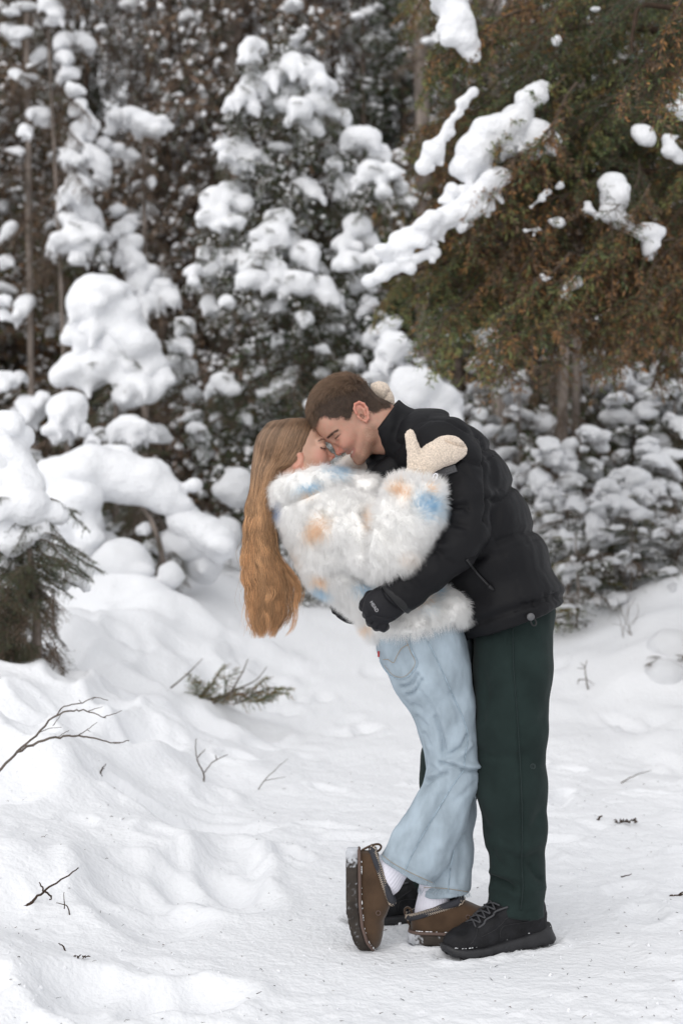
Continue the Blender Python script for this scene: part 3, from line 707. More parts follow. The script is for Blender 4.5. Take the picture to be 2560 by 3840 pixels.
# ------------------------------------------------------------------ centre: the snow-laden spruce
rs = np.random.default_rng(131)
Y = 12.6; x = Xd(690, Y)
def prof_c(f): return np.interp(f, [0, 0.35, 0.6, 0.8, 0.92, 1], [1.15, 1.15, 0.95, 0.62, 0.40, 0.18])
t = conifer('snowy_spruce', x, Y, gz(x, Y), Z(60, Y), prof_c, 84, B_DUST[:5] + B_GREEN, rs, 'tall green spruce heaped with thick snow pillows above the couple', 'snow-laden young spruces', tr=0.06, snow=0.35, droop=(-0.55, 0.1), lean=-0.14, front=0.35, snowr=(0.06, 0.14), zlow=0.12)
CP = [(645, 72, 46), (660, 110, 34), (585, 105, 30), (572, 130, 24), (680, 140, 36), (722, 165, 36), (752, 200, 34), (590, 190, 40), (625, 180, 34), (560, 225, 36), (535, 240, 26), (655, 220, 46), (700, 225, 40), (735, 240, 40), (780, 262, 26), (715, 285, 32), (690, 250, 36),
      (548, 335, 40), (590, 360, 34), (520, 358, 24), (560, 375, 30), (610, 385, 20), (830, 315, 44), (800, 340, 34), (870, 345, 26), (765, 375, 22), (505, 460, 48), (540, 440, 40), (480, 500, 32), (535, 510, 30), (560, 470, 26), (690, 425, 34), (720, 440, 26), (660, 440, 22), (800, 425, 34), (850, 395, 38), (900, 395, 28), (880, 440, 24), (920, 430, 22), (780, 450, 22),
      (640, 505, 36), (620, 545, 42), (660, 560, 48), (700, 585, 44), (600, 590, 46), (555, 600, 42), (520, 590, 34), (490, 620, 30), (720, 620, 34), (470, 580, 22), (450, 620, 22), (445, 645, 18), (820, 520, 40), (790, 560, 34), (845, 560, 34), (800, 600, 34), (860, 590, 24), (640, 640, 36), (690, 650, 42), (740, 665, 40), (580, 640, 34), (540, 650, 30), (480, 700, 28), (520, 690, 20),
      (425, 745, 26), (415, 790, 30), (400, 830, 28), (430, 840, 24), (410, 720, 22), (395, 870, 24), (440, 900, 22), (655, 885, 40), (610, 905, 30), (690, 905, 26), (812, 830, 26), (510, 880, 36), (530, 905, 22), (770, 700, 26), (640, 700, 26), (700, 730, 24), (770, 750, 20), (830, 650, 30), (850, 690, 22), (640, 780, 18), (740, 800, 18), (570, 800, 16), (600, 850, 18), (450, 985, 26), (470, 1040, 22), (500, 960, 20), (560, 960, 20), (740, 860, 22)]
snow_mass(t, CP, Y - 0.55, rs, 0.25, under=B_DUST[:5] + B_GREEN[:2], nu=2)
for (px, Yk, py0, hw, nb, lab) in [(905, 11.2, 745, 0.42, 34, 'snowy shrub with a white cap just behind the bent head and collar'), (970, 10.6, 850, 0.46, 30, 'bush under a broad snow dome right behind the dark collar')]:
    xk = Xd(px, Yk); t = conifer('snowy_shrub', xk, Yk, gz(xk, Yk), Z(py0, Yk), cone(hw), nb, B_GREEN + B_BROWN[:2], rs, lab, 'snow-covered shrubs', tr=0.02, snow=0.55, snowr=(0.05, 0.12), cat='shrub')
    if px == 905: snow_mass(t, [(905, 790, 40), (890, 815, 32), (925, 805, 26), (870, 840, 22)], Yk - 0.1, rs, 0.05)
    else: snow_mass(t, [(960, 890, 62), (1000, 910, 56), (930, 900, 46), (985, 950, 60), (1030, 930, 36), (1040, 965, 30), (925, 865, 28), (960, 960, 50)], Yk - 0.1, rs, 0.05, tails=0.1, link=0.95)

# ------------------------------------------------------------------ right: the big rust-brown spruce with hanging branches
rs = np.random.default_rng(151)
Yt = 11.6; xt = Xd(1288, Yt)
for dx, dy, r_, lab in [(0, 0, 0.055, 'left and thicker stem of the grey double trunk in the right thicket'), (0.15, 0.25, 0.045, 'right and thinner stem of the grey double trunk in the right thicket')]:
    t = empty('bare_tree', (xt + dx, Yt + dy, gz(xt + dx, Yt + dy)), lab, 'tree', 'bare trunks in the forest')
    trunk_part(t, [(xt + dx, Yt + dy, gz(xt, Yt) - 0.1), (xt + dx + 0.02, Yt + dy, 2.6), (xt + dx + 0.1, Yt + dy, 8)], r_, r_ * 0.6)
    for k in range(12): add_inst('branch', B_BROWN[rs.integers(4)], t, (xt + dx, Yt + dy, rs.uniform(1.6, 4)), (0, rs.uniform(0.1, 0.7), rs.uniform(0, 6.28)), rs.uniform(0.4, 0.9))
Y = 8.0; x = Xd(1690, Y)
big = empty('big_spruce', (x, Y, gz(x, Y)), 'big rust-brown spruce whose branches hang over the right side, snow lying on them', 'tree')
trunk_part(big, [(x, Y, gz(x, Y) - 0.1), (x + 0.02, Y, 2.6), (x + 0.1, Y, 8)], 0.13, 0.07)
REG = [(862, 655), (905, 600), (960, 540), (1000, 450), (985, 330), (1000, 200), (965, 120), (935, -40), (1600, -60), (1600, 760), (1500, 770), (1400, 765), (1290, 750), (1180, 740), (1060, 720), (960, 690)]
nb_ = 0
while nb_ < 235:
    px, py = rs.uniform(850, 1600), rs.uniform(-60, 770)
    if not inpoly(np.array([px]), np.array([py]), REG)[0]: continue
    nb_ += 1; L_ = rs.uniform(0.45, 0.8) * (0.6 if px < 1010 else 1); a = math.pi + rs.normal() * 0.75; pit = rs.uniform(0.15, 0.85)
    w_ = vnoise(np.array([[px, py, 0.0]]), 1 / 170, 7)[0] + 0.5 * (py > 430) * (px > 1050) - 0.35 * (py < 260) - 0.2 * (px < 1050)
    me = (B_RUST if w_ + rs.normal() * 0.25 > 0.05 else B_OLIVE if rs.random() < 0.75 else B_GREEN)
    p = W('d', px, py, Y + rs.uniform(-0.55, 0.9)); d = np.array([math.cos(a) * math.cos(pit), math.sin(a) * math.cos(pit), -math.sin(pit)]) * L_ * 0.5
    add_inst('branch', me[rs.integers(len(me))], big, p - d, (rs.normal() * 0.3, pit, a), L_)
for (p0, p1) in [((1690, 420), (1130, 470)), ((1690, 300), (1040, 420)), ((1690, 560), (880, 640)), ((1690, 100), (1050, 120)), ((1690, 640), (1150, 700)), ((1690, 200), (1180, 280)), ((1690, 700), (1350, 730))]:
    V, Q = tube(spline([W('d', *p0, Y), W('d', (p0[0] + p1[0]) / 2, (p0[1] + p1[1]) / 2 - 50, Y + 0.1), W('d', *p1, Y - 0.1)], 16), np.linspace(0.03, 0.008, 16), 7); part('limb', V, Q, M_TWIG, big)
Yp = Y - 0.5
for ch in [[(1232, 212, 26), (1205, 228, 22)], [(1195, 262, 30), (1150, 300, 48), (1100, 345, 46), (1068, 392, 34)], [(1228, 318, 34), (1258, 322, 26), (1215, 345, 22)], [(1148, 405, 26), (1120, 425, 34), (1080, 470, 34)], [(1075, 472, 32), (1030, 495, 36), (985, 520, 34)], [(980, 525, 34), (930, 555, 36), (898, 585, 26)],
           [(985, 575, 16), (930, 600, 20), (880, 628, 18), (850, 645, 10)], [(1040, 440, 24), (1020, 462, 20)], [(1035, 15, 40), (1055, 60, 42), (1075, 100, 26), (1082, 125, 14)], [(1085, 212, 8), (1062, 240, 15), (1046, 262, 11), (1028, 290, 19), (1008, 322, 14), (990, 352, 24), (972, 382, 13)], [(1395, 425, 26), (1408, 450, 32), (1400, 490, 28), (1440, 520, 22)], [(1470, 528, 24), (1505, 540, 26), (1490, 575, 22)],
           [(1478, 302, 24), (1490, 318, 22)], [(1530, 315, 16), (1540, 345, 20), (1560, 355, 18)], [(1560, 205, 30), (1566, 245, 28)], [(1240, 452, 16), (1218, 475, 10)], [(1232, 525, 12), (1208, 530, 9)], [(1282, 512, 14)], [(1284, 430, 10)], [(1305, 660, 20), (1330, 655, 10)], [(1255, 640, 9)], [(1350, 480, 13), (1372, 500, 9)], [(1492, 598, 8)], [(1062, 522, 16)], [(1160, 345, 22)], [(1060, 520, 13)], [(1365, 22, 14)], [(1272, 92, 11)]]:
    hero_pad(big, ch, Yp, lobes=4, h=0.012)
Y = 6.6; x = Xd(1720, Y)
t = empty('overhanging_spruce', (x, Y, gz(x, Y)), 'nearer spruce at the right edge with one bare twig hanging into the upper right corner', 'tree')
trunk_part(t, [(x, Y, gz(x, Y) - 0.1), (x, Y, 3), (x, Y, 7)], 0.09, 0.06)
for (px, py, a, L_, pit) in [(1600, 60, 3.3, 0.42, 0.4), (1610, 100, 3.2, 0.40, 0.5), (1590, 40, 3.4, 0.45, 0.9), (1620, 0, 3.2, 0.5, 0.5), (1600, 130, 3.1, 0.32, 0.4), (1640, 30, 3.5, 0.6, 0.8), (1580, -40, 3.0, 0.5, 0.3), (1620, -30, 3.3, 0.7, 0.7)]:
    add_inst('branch', B_GREEN[rs.integers(4)] if pit < 0.6 else B_RUST[rs.integers(5)], t, W('d', px, py, Y - 0.3), (0.3, pit, a), L_)
V, Q = tube(spline(Wv('d', [(1600, 30), (1540, 18), (1470, 15), (1455, 60), (1450, 110), (1465, 145), (1500, 160)], Y - 0.3), 30), np.linspace(0.014, 0.005, 30), 7); part('bare_twig', V, Q, M_TWIG, t)

# right-hand undergrowth: snowy saplings and shrubs
rs = np.random.default_rng(171)
for (px, Yk, py0, hw, nb, ms, lab) in [(1010, 12.4, 700, 0.55, 46, B_GREEN, 'snowy sapling reaching up under the hanging branch tip'), (1110, 11.8, 770, 0.6, 52, B_GREEN + B_BROWN[:2], 'snow-covered shrub directly above the black jacket shoulder'), (1190, 11.6, 860, 0.5, 44, B_GREEN + B_BROWN[:2], 'snowy shrub right of the jacket shoulder, in front of the double trunk'),
        (1250, 10.9, 1010, 0.45, 40, B_GREEN + B_BROWN, 'low brushy shrub with much snow at the jacket back'), (1370, 12.2, 760, 0.65, 56, B_GREEN, 'dark sapling with snow pads right of the double trunk'), (1450, 11.8, 830, 0.62, 54, B_GREEN + B_BROWN[:2], 'snowy spruce sapling in the right thicket, second from the edge'),
        (1545, 11.6, 800, 0.6, 50, B_GREEN, 'snowy spruce sapling at the right edge of the thicket'), (1330, 11.0, 985, 0.5, 44, B_GREEN + B_BROWN[:2], 'rounded snowy shrub low in the right thicket'), (1500, 11.2, 1010, 0.5, 40, B_GREEN + B_BROWN, 'twiggy brown shrub at the right above the snow bank'), (1420, 10.7, 1090, 0.4, 30, B_GREEN, 'little snow-dusted shrub at the top of the snow bank'),
        (1290, 10.3, 1200, 0.24, 16, B_OLIVE, 'small olive seedling beside the jacket hem'), (860, 12.0, 700, 0.5, 40, B_GREEN + B_BROWN, 'snowy sapling half hidden behind the short-haired head')]:
    xk = Xd(px, Yk)
    conifer('snowy_sapling' if 'sapling' in lab or 'seedling' in lab else 'snowy_shrub', xk, Yk, gz(xk, Yk), Z(py0, Yk), cone(hw), nb, ms + B_DUST[:3], rs, lab, 'undergrowth at the forest edge', tr=0.02, snow=0.9, snowr=(0.03, 0.13), npad=1, droop=(-0.55, 0.2), cat='tree' if 'sapling' in lab else 'shrub')
xk = Xd(745, 10.6); conifer('dark_sapling', xk, 10.6, gz(xk, 10.6), Z(965, 10.6), cone(0.42), 60, B_DUST[:5], rs, 'olive green sapling with only a dusting of snow behind the touching foreheads', 'undergrowth at the forest edge', tr=0.02, snow=0.25, snowr=(0.025, 0.05), clumps=SMALL, cat='tree')
FRONT = [(1300, 10.0, 1130, 'low snowy brush tuft right beside the jacket back'), (1345, 9.8, 1150, 'second low snowy brush tuft from the jacket back'), (1395, 10.1, 1120, 'middle brush tuft on the snow bank below the thicket'), (1445, 9.7, 1165, 'brush tuft on the bank below the little snow-dusted shrub'),
         (1500, 10.0, 1120, 'brush tuft on the bank, next but one to the right edge'), (1550, 9.8, 1140, 'brush tuft on the bank at the right edge'), (1320, 9.4, 1225, 'lowest brush tuft, just above the jacket hem'), (1270, 10.4, 1090, 'brush tuft half hidden behind the jacket back')]
for px, Yk, py0, lab in FRONT:
    xk = Xd(px, Yk); g_0 = gz(xk, Yk)
    conifer('snowy_shrub', xk, Yk, g_0, max(Z(py0, Yk), g_0 + 0.22), cone(0.34), 24, B_DUST[:3] + B_BROWN[:2] + B_GREEN[:3] + B_OLIVE[:1], rs, lab, 'undergrowth at the forest edge', tr=0.012, snow=0.8, snowr=(0.022, 0.10), npad=1, droop=(-0.4, 0.5), cat='shrub')
for k, (px, py, r, Yb, lab) in enumerate([(1420, 1200, 70, 10.2, 'smooth snow bank below the right thicket'), (1500, 1245, 60, 9.9, 'snow bank at the right edge below the thicket'), (1545, 1455, 58, 7.6, 'snow-covered stump at the right edge, upper lobe'), (1530, 1525, 46, 7.4, 'snow lobe over the dark gap at the right edge'), (1350, 1260, 44, 10.2, 'low snow swell right of the jacket hem')]):
    p = hit('d', px, py + 0.75 * r); s = r * 1.15 / 0.6125 * p[1] / FPX; p = p + np.array([0, 0.3 * s, 0.05 * s])
    tag(add_inst('snow_hummock', clump_mesh(560 + px, 3, 1.0, 0.09, False), None, p, (0, 0, px), (s * 1.25, s, s * 1.0)), lab, 'snow mound', 'snow hummocks at the right')
p = hit('d', 1522, 1516); gap = empty('buried_twigs', p, 'dark dead twigs showing in the gap between the two snow lobes at the right edge', 'twig')
for k in range(9): add_inst('branch', B_BROWN[rs.integers(4)], gap, p + np.array([rs.uniform(-0.06, 0.12), rs.uniform(-0.05, 0.05), rs.uniform(-0.02, 0.04)]), (0, rs.uniform(-0.6, 0.3), rs.uniform(0, 6.28)), rs.uniform(0.07, 0.14))
# ------------------------------------------------------------------ shared materials of the people
M_SKIN = mat('skin', attr=True, rough=0.48, sss=0.25, spec=0.4, bump=0.08, bscale=900, bdist=0.0006)
M_HAIR = mat('hair', attr=True, rough=0.42, spec=0.45, trans=0.15)
M_BLACK = mat('black_shell', (0.0062, 0.0062, 0.0075), rough=0.6, bump=0.2, bscale=70, bdist=0.004, sheen=0.0, spec=0.18)
M_BLACK2 = mat('black_trim', (0.006, 0.006, 0.007), rough=0.5, spec=0.4)
M_GLOVE = mat('black_softshell', (0.0075, 0.0075, 0.010), rough=0.6, bump=0.15, bscale=120, bdist=0.002, spec=0.25)
M_GREEN = mat('dark_green_fleece', (0.0150, 0.0245, 0.0230), rough=0.9, var=0.18, vscale=14, bump=0.35, bscale=500, bdist=0.0012, sheen=0.05, spec=0.1)
M_GREEN2 = mat('dark_green_seam', (0.008, 0.019, 0.018), rough=0.85)
M_BOOT = mat('black_nubuck', (0.0095, 0.0095, 0.011), rough=0.7, var=0.5, vscale=26, bump=0.4, bscale=160, bdist=0.002, spec=0.25)
M_RUB = mat('black_rubber', (0.012, 0.012, 0.014), rough=0.6, var=0.4, vscale=30, bump=0.3, bscale=200)
M_LACE = mat('grey_lace', (0.05, 0.05, 0.055), rough=0.7)
M_GREYP = mat('grey_print', (0.42, 0.42, 0.44), rough=0.5)
M_PATCH = mat('grey_rubber_patch', (0.045, 0.045, 0.05), rough=0.45)
M_TOG = mat('grey_toggle', (0.09, 0.09, 0.095), rough=0.4)
M_EMB = mat('tonal_print', (0.028, 0.042, 0.042), rough=0.6)
M_FROST = mat('clinging_snow', (0.8, 0.81, 0.83), rough=0.6)

def H(X, Y, lat=0.0): return W('c3', X, Y, HEADY + lat * 0.0001913)
def rows(dx, dy):
    f = np.array([dx, 0, -dy]); f /= np.linalg.norm(f); return np.array([f, [0, 1, 0], np.cross(f, [0, 1, 0])])
q = 0.0001913                       # metres in one pixel of the head crop

def ear(F, c, ang, sc=1.0, side=-1, lat=395):
    """a pinna: bowl, rim and lobe, on the side of the head"""
    a = math.radians(ang); ca, sa = math.cos(a), math.sin(a)
    def E(x, y, l): x, y = x * sc, y * sc; return H(c[0] + x * ca - y * sa, c[1] + x * sa + y * ca, side * l)
    F.ell(E(0, 5, lat - 10), [92 * q * sc, 22 * q, 150 * q * sc], rows(ca, sa), 0.004)
    F.ell(E(-8, 25, lat + 16), [54 * q * sc, 34 * q, 84 * q * sc], rows(ca, sa), 0.003, 'sub'); F.ell(E(-22, 55, lat + 5), [30 * q * sc, 40 * q, 42 * q * sc], rows(ca, sa), 0.003, 'sub')
    rim = [(-78, -20), (-72, -95), (-30, -148), (35, -148), (82, -95), (92, -20), (75, 60), (40, 125), (-5, 150), (-30, 120)]
    F.chain([E(x, y, lat + 12 + 18 * (x > 0)) for x, y in rim], [19 * q] * 9 + [16 * q], 1.0, 0.003)
    F.chain([E(-72, 40, lat + 8), E(-50, 80, lat + 8)], [18 * q, 18 * q], 1, 0.004)
    F.chain([E(20, -90, lat + 8), (E(45, -20, lat + 10)), E(25, 60, lat + 8)], [13 * q] * 3, 1, 0.004)

# ------------------------------------------------------------------ the man
MAN_Y = 4.02
HEADY = 3.995
man_loc = np.array([0.44, 4.02, 0.0])
fx = axis(W('s', 1120, 0, 4)[0], W('s', 2080, 0, 4)[0] + 0.02, 0.013, (W('s', 1138, 0, 4)[0], W('s', 1500, 0, 4)[0], 0.0022))
fy = axis(3.66, 4.40, 0.013, (HEADY - 0.094, HEADY + 0.094, 0.0024))
fz = axis(0.03, 1.625, 0.013, (1.315, 1.612, 0.0022))
F = Field(fx, fy, fz)
# skull, face, jaw
F.ell(H(702, 640), [455 * q, 385 * q, 372 * q], rows(-0.88, 0.47), 0.006)
F.ell(H(610, 850), [330 * q, 350 * q, 330 * q], None, 0.02)
F.ell(H(655, 935), [300 * q, 318 * q, 300 * q], None, 0.02)
F.ell(H(820, 1090), [225 * q, 318 * q, 260 * q], rows(-0.66, 0.75), 0.02)
F.ell(H(905, 1245), [150 * q, 190 * q, 160 * q], rows(-0.66, 0.75), 0.02)
for s in (-1, 1):
    F.chain([H(1090, 1030, s * 285), H(1105, 1150, s * 262), H(1020, 1370, s * 135), H(968, 1450, s * 40)], [82 * q, 80 * q, 74 * q, 72 * q], 1, 0.018)
    F.ell(H(772, 1190, s * 195), [120 * q, 105 * q, 95 * q], rows(-0.3, 1), 0.016)       # smiling cheek
F.ell(H(962, 1455), [72 * q, 95 * q, 68 * q], None, 0.012)
F.chain([H(1020, 820), H(1250, 930), H(1560, 1120)], [330 * q, 298 * q, 285 * q], 1, 0.03)   # neck
F.chain([H(1080, 1160, 0), H(1300, 1160, 0)], [190 * q, 210 * q], 1, 0.03)
# brow, sockets, lids
for s in (-1, 1):
    F.chain([H(500, 1128, s * 60), H(560, 1075, s * 170), H(660, 1025, s * 280)], [42 * q, 46 * q, 34 * q], 1, 0.012)
    F.ell(H(600, 1165, s * 215), [66 * q, 80 * q, 62 * q], None, 0.012, 'sub')
    F.ell(H(668, 1108, s * 185), [76 * q, 78 * q, 66 * q], rows(-0.66, 0.75), 0.006)
    F.chain([H(610, 1158, s * 205), H(640, 1132, s * 250), H(690, 1085, s * 272)], [9 * q, 11 * q, 8 * q], 1, 0.003, 'sub')
# nose
F.chain([H(572, 1160), H(614, 1256), H(660, 1348)], [26 * q, 30 * q, 45 * q], 0.95, 0.010)
F.ell(H(668, 1362), [44 * q, 46 * q, 42 * q], None, 0.006)
for s in (-1, 1):
    F.ell(H(724, 1318, s * 62), [50 * q, 34 * q, 44 * q], rows(-0.3, 1), 0.008)
    F.ell(H(706, 1378, s * 36), [22 * q, 16 * q, 18 * q], None, 0.003, 'sub')
    F.chain([H(700, 1255, s * 120), H(770, 1290, s * 130), H(850, 1285, s * 178)], [9 * q, 10 * q, 8 * q], 1, 0.008, 'sub')
# lips and smile
for s in (-1, 1):
    F.chain([H(800, 1362, 0), H(838, 1338, s * 95), H(884, 1296, s * 158)], [24 * q, 22 * q, 12 * q], 1, 0.006)
    F.chain([H(868, 1408, 0), H(882, 1380, s * 85), H(900, 1308, s * 156)], [28 * q, 25 * q, 12 * q], 1, 0.006)
    F.chain([H(822, 1392, 0), H(852, 1362, s * 95), H(893, 1299, s * 166)], [13 * q, 14 * q, 8 * q], 1, 0.002, 'sub')
ear(F, (1003, 768), -28, 1.02, -1, 392); ear(F, (1003, 768), -28, 1.02, 1, 392)
# the rest of the body, under the clothes
A = lambda X, Y, d: W('cA', X, Y, d)
C2 = lambda X, Y, d: W('c2', X, Y, d)
F.chain([A(420, 430, 4.0), A(540, 520, 4.02), A(700, 800, 4.02), A(880, 1200, 4.02), A(1020, 1560, 4.03), A(1080, 1750, 4.03)],
        [0.045, 0.075, 0.10, 0.095, 0.10, 0.10], 1.4, 0.02)
F.chain([A(640, 470, 3.86), A(780, 900, 3.80), A(740, 1180, 3.76), W('cG', 700, 500, 3.745), W('cG', 580, 590, 3.745)], [0.055, 0.045, 0.038, 0.024, 0.02], 1, 0.02)
F.chain([A(600, 480, 4.20), A(330, 900, 4.30), A(180, 1250, 4.30), W('cG', 330, 620, 4.22), W('cG', 260, 600, 4.21)], [0.055, 0.045, 0.038, 0.02, 0.017], 1, 0.02)
F.chain([C2(1060, 150, 3.95), C2(1080, 850, 3.93), C2(1075, 1700, 3.95), C2(1075, 1900, 3.95), C2(920, 1965, 3.90)], [0.085, 0.055, 0.04, 0.033, 0.02], 1, 0.02)
F.chain([C2(1000, 150, 4.12), C2(740, 950, 4.15), C2(620, 1600, 4.18), C2(600, 1800, 4.18), C2(440, 1850, 4.18)], [0.085, 0.055, 0.04, 0.033, 0.02], 1, 0.02)
V, Q = F.mesh(1)
N = normals(V, Q)
x3, y3 = to_crop('c3', V)
HAIRLINE = [(120, 850), (215, 905), (325, 948), (372, 868), (460, 808), (520, 842), (640, 852), (705, 818), (792, 866), (842, 850), (868, 760), (884, 680), (925, 606), (1000, 606),
            (1070, 672), (1112, 742), (1205, 768), (1300, 716), (1420, 700), (1420, 60), (80, 60)]
hm = inpoly(x3, y3, HAIRLINE) & (V[:, 2] > 1.3)
isear = (np.abs(V[:, 1] - HEADY) > 398 * q) & (np.abs(x3 - 1003) < 140) & (np.abs(y3 - 768) < 200)
hm &= ~isear
col = np.ones((len(V), 3)) * np.array([0.44, 0.245, 0.178])
nz = fbm(V, 60, 3)[:, None]; col *= 1 + 0.06 * nz + np.array([0.03, -0.05, -0.03]) * vnoise(V, 130, 6)[:, None]
def blend(col, w, c): return col * (1 - w[:, None]) + np.asarray(c) * w[:, None]
g = lambda cx, cy, r: np.exp(-((x3 - cx) ** 2 + (y3 - cy) ** 2) / r ** 2)
col = blend(col, 0.55 * g(680, 1360, 80) + 0.24 * g(780, 1210, 150), (0.52, 0.17, 0.13))
col = blend(col, 0.6 * isear * (0.6 + 0.4 * vnoise(V, 80, 5)), (0.56, 0.17, 0.13))
stub = np.clip(1.15 * sstep(170, 60, polydist(x3, y3, [(1150, 1060), (1120, 1210), (1060, 1400), (1000, 1490), (940, 1480)])) + 0.5 * sstep(60, 20, polydist(x3, y3, [(760, 1335), (850, 1290)])), 0, 1)
col = blend(col, stub * (0.44 + 0.22 * vnoise(V, 500, 9)), (0.16, 0.085, 0.05))
lipd = np.minimum(polydist(x3, y3, [(800, 1362), (838, 1338), (884, 1296)]) / 15, polydist(x3, y3, [(862, 1412), (884, 1380), (900, 1312)]) / 19)
col = blend(col, 0.75 * sstep(1.3, 0.7, lipd), (0.36, 0.15, 0.12))
tee = polydist(x3, y3, [(838, 1380), (856, 1360), (880, 1318)])
col = blend(col, 0.7 * sstep(11, 5, tee) * (np.abs(V[:, 1] - HEADY) < 165 * q), (0.68, 0.62, 0.56))
brow = polydist(x3, y3, [(500, 1140), (560, 1085), (645, 1035)])
col = blend(col, sstep(24, 8, brow) * 0.6, (0.055, 0.032, 0.02))
lash = polydist(x3, y3, [(618, 1150), (645, 1128), (692, 1086)])
col = blend(col, sstep(12, 3, lash) * 0.5, (0.03, 0.018, 0.014))
col = blend(col, hm * 0.93, (0.045, 0.027, 0.017))
man = obj('person', make_mesh('person', V - man_loc, Q, col), M_SKIN, None, man_loc)
tag(man, 'short-haired man in black puffer jacket and dark green trousers bending over the woman', 'person')

# short hair: strands combed forward on top, flat at the sides
tri = hm[Q].all(1); Qh = Q[tri]
P0, fi = sample(V, Qh, 15000)
Nh = np.stack([N[Qh[fi, c]] for c in range(4)]).mean(0)
hx, hy = to_crop('c3', P0)
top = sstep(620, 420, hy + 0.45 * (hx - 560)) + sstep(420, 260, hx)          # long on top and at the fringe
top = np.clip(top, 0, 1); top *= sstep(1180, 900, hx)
fwd = np.array([-0.74, 0, -0.67]); dn = np.array([0.35, 0, -0.9])
lay = top[:, None] * fwd + (1 - top[:, None]) * (0.5 * fwd + 0.4 * dn + np.array([0.25, 0, -0.35]) * sstep(700, 1000, hx)[:, None])
cl = np.stack([vnoise(P0, 85, s) for s in (21, 22, 23)], 1) * (0.8 + 0.5 * top[:, None])
lay = lay + 0.75 * cl + 0.35 * RNG.normal(size=P0.shape)
lay -= Nh * (lay * Nh).sum(1)[:, None]; lay /= np.linalg.norm(lay, axis=1)[:, None] + 1e-9
ln = (0.009 + 0.019 * top) * (0.7 + 0.6 * RNG.random(len(P0)))
up = np.where(top > 0.5, 0.42, 0.3)[:, None]
ts = np.linspace(0, 1, 5)
S = np.stack([P0 + (Nh * up * (t - 0.42 * t * t) * 1.25 + lay * (0.25 * t + 0.75 * t * t)) * ln[:, None] for t in ts], 1)
rad = np.array([1, 1, 0.9, 0.7, 0.3]) * 0.00034
tone = ((0.7 + 0.5 * RNG.random(len(P0))) * (1 + 0.35 * vnoise(P0, 120, 24)))[:, None, None]
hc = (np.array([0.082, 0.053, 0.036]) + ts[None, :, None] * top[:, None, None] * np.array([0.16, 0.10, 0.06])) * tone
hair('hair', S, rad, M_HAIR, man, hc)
band = (polydist(x3, y3, HAIRLINE[:19]) < 34) & ~hm & ~isear & (V[:, 2] > 1.3) & (np.abs(V[:, 1] - HEADY) > 40 * q)     # the hairline thins out
Qb = Q[band[Q].all(1)]
if len(Qb):
    P1, f1 = sample(V, Qb, 1500); N1 = np.stack([N[Qb[f1, c]] for c in range(4)]).mean(0); bx_, by_ = to_crop('c3', P1)
    kp = RNG.random(len(P1)) < np.exp(-polydist(bx_, by_, HAIRLINE[:19]) / 14); P1, N1 = P1[kp], N1[kp]
    d1 = np.array([-0.2, 0, -0.9]) + 0.4 * RNG.normal(size=P1.shape); d1 -= N1 * (d1 * N1).sum(1)[:, None]; d1 /= np.linalg.norm(d1, axis=1)[:, None]
    S1 = np.stack([P1 + (N1 * 0.25 + d1 * t) * t * 0.0055 for t in (0, 0.5, 1)], 1)
    hair('stray_hairs', S1, np.array([1, 0.7, 0.3]) * 0.0002, M_HAIR, man, np.ones((len(P1), 3, 3)) * np.array([0.09, 0.058, 0.04]))
# eyebrows and lashes: short hairs set on the skin
def face_hairs(c, line, n, wd, dirs, length, V, N, col, parent, name, rad=0.0002, depth=None):
    P = spline(np.array(line, float), 200); i = RNG.integers(0, 199, n)
    pts = P[i] + RNG.normal(size=(n, 2)) * wd
    x, y = to_crop(c, V); m = (N[:, 1] < -0.05) & (np.abs(x - P[:, 0].mean()) < 300) & (np.abs(y - P[:, 1].mean()) < 300)
    Vm, Nm, xm, ym = V[m], N[m], x[m], y[m]
    j = np.array([np.argmin((xm - p[0]) ** 2 + (ym - p[1]) ** 2) for p in pts])
    base = Vm[j]; base = np.stack([W(c, p[0], p[1], b[1]) for p, b in zip(pts, base)]); nn = Nm[j]
    d = np.array([dirs[0], 0, -dirs[1]]) + 0.3 * RNG.normal(size=(n, 3)); d -= nn * (d * nn).sum(1)[:, None]; d /= np.linalg.norm(d, axis=1)[:, None]
    L = length * (0.6 + 0.6 * RNG.random((n, 1)))
    S = np.stack([base + nn * 0.0006 + d * L * t + nn * L * 0.25 * t for t in (0, 0.5, 1)], 1)
    return hair(name, S, np.array([1, 0.8, 0.3]) * rad, M_HAIR, parent, np.ones((n, 3, 3)) * np.array(col))
face_hairs('c3', [(500, 1142), (540, 1100), (590, 1062), (650, 1032)], 170, (7, 7), (0.75, -0.65), 0.0055, V, N, (0.05, 0.03, 0.02), man, 'eyebrow', 0.00016)
face_hairs('c3', [(616, 1152), (645, 1128), (692, 1086)], 70, (2, 2), (-0.5, 0.8), 0.0045, V, N, (0.03, 0.018, 0.014), man, 'eyelashes', 0.00016)

# jacket: torso and both sleeves in one padded shell
F = Field(np.arange(W('s', 1290, 0, 4)[0], W('s', 2150, 0, 4)[0], 0.0062), np.arange(3.62, 4.44, 0.0068), np.arange(0.80, 1.60, 0.0062))
sp = [A(415, 400, 4.0), A(520, 430, 4.01), A(690, 650, 4.02), A(815, 900, 4.02), A(915, 1150, 4.02), A(1005, 1400, 4.03), A(1090, 1640, 4.03), A(1150, 1860, 4.03)]
sr = [Rr('cA', r, 4.02) for r in (215, 250, 335, 352, 372, 388, 405, 400)]
F.chain(sp, sr, [1.3, 1.7, 1.75, 1.68, 1.55, 1.5, 1.5, 1.5], 0.03)
F.ell(A(210, 620, 4.06), [0.07, 0.10, 0.07], None, 0.03)
F.half(A(1110, 1758, 4.0), W('cA', 1110 + 300, 1758 + 770, 4) - W('cA', 1110, 1758, 4))
G = Field(*F.ax)
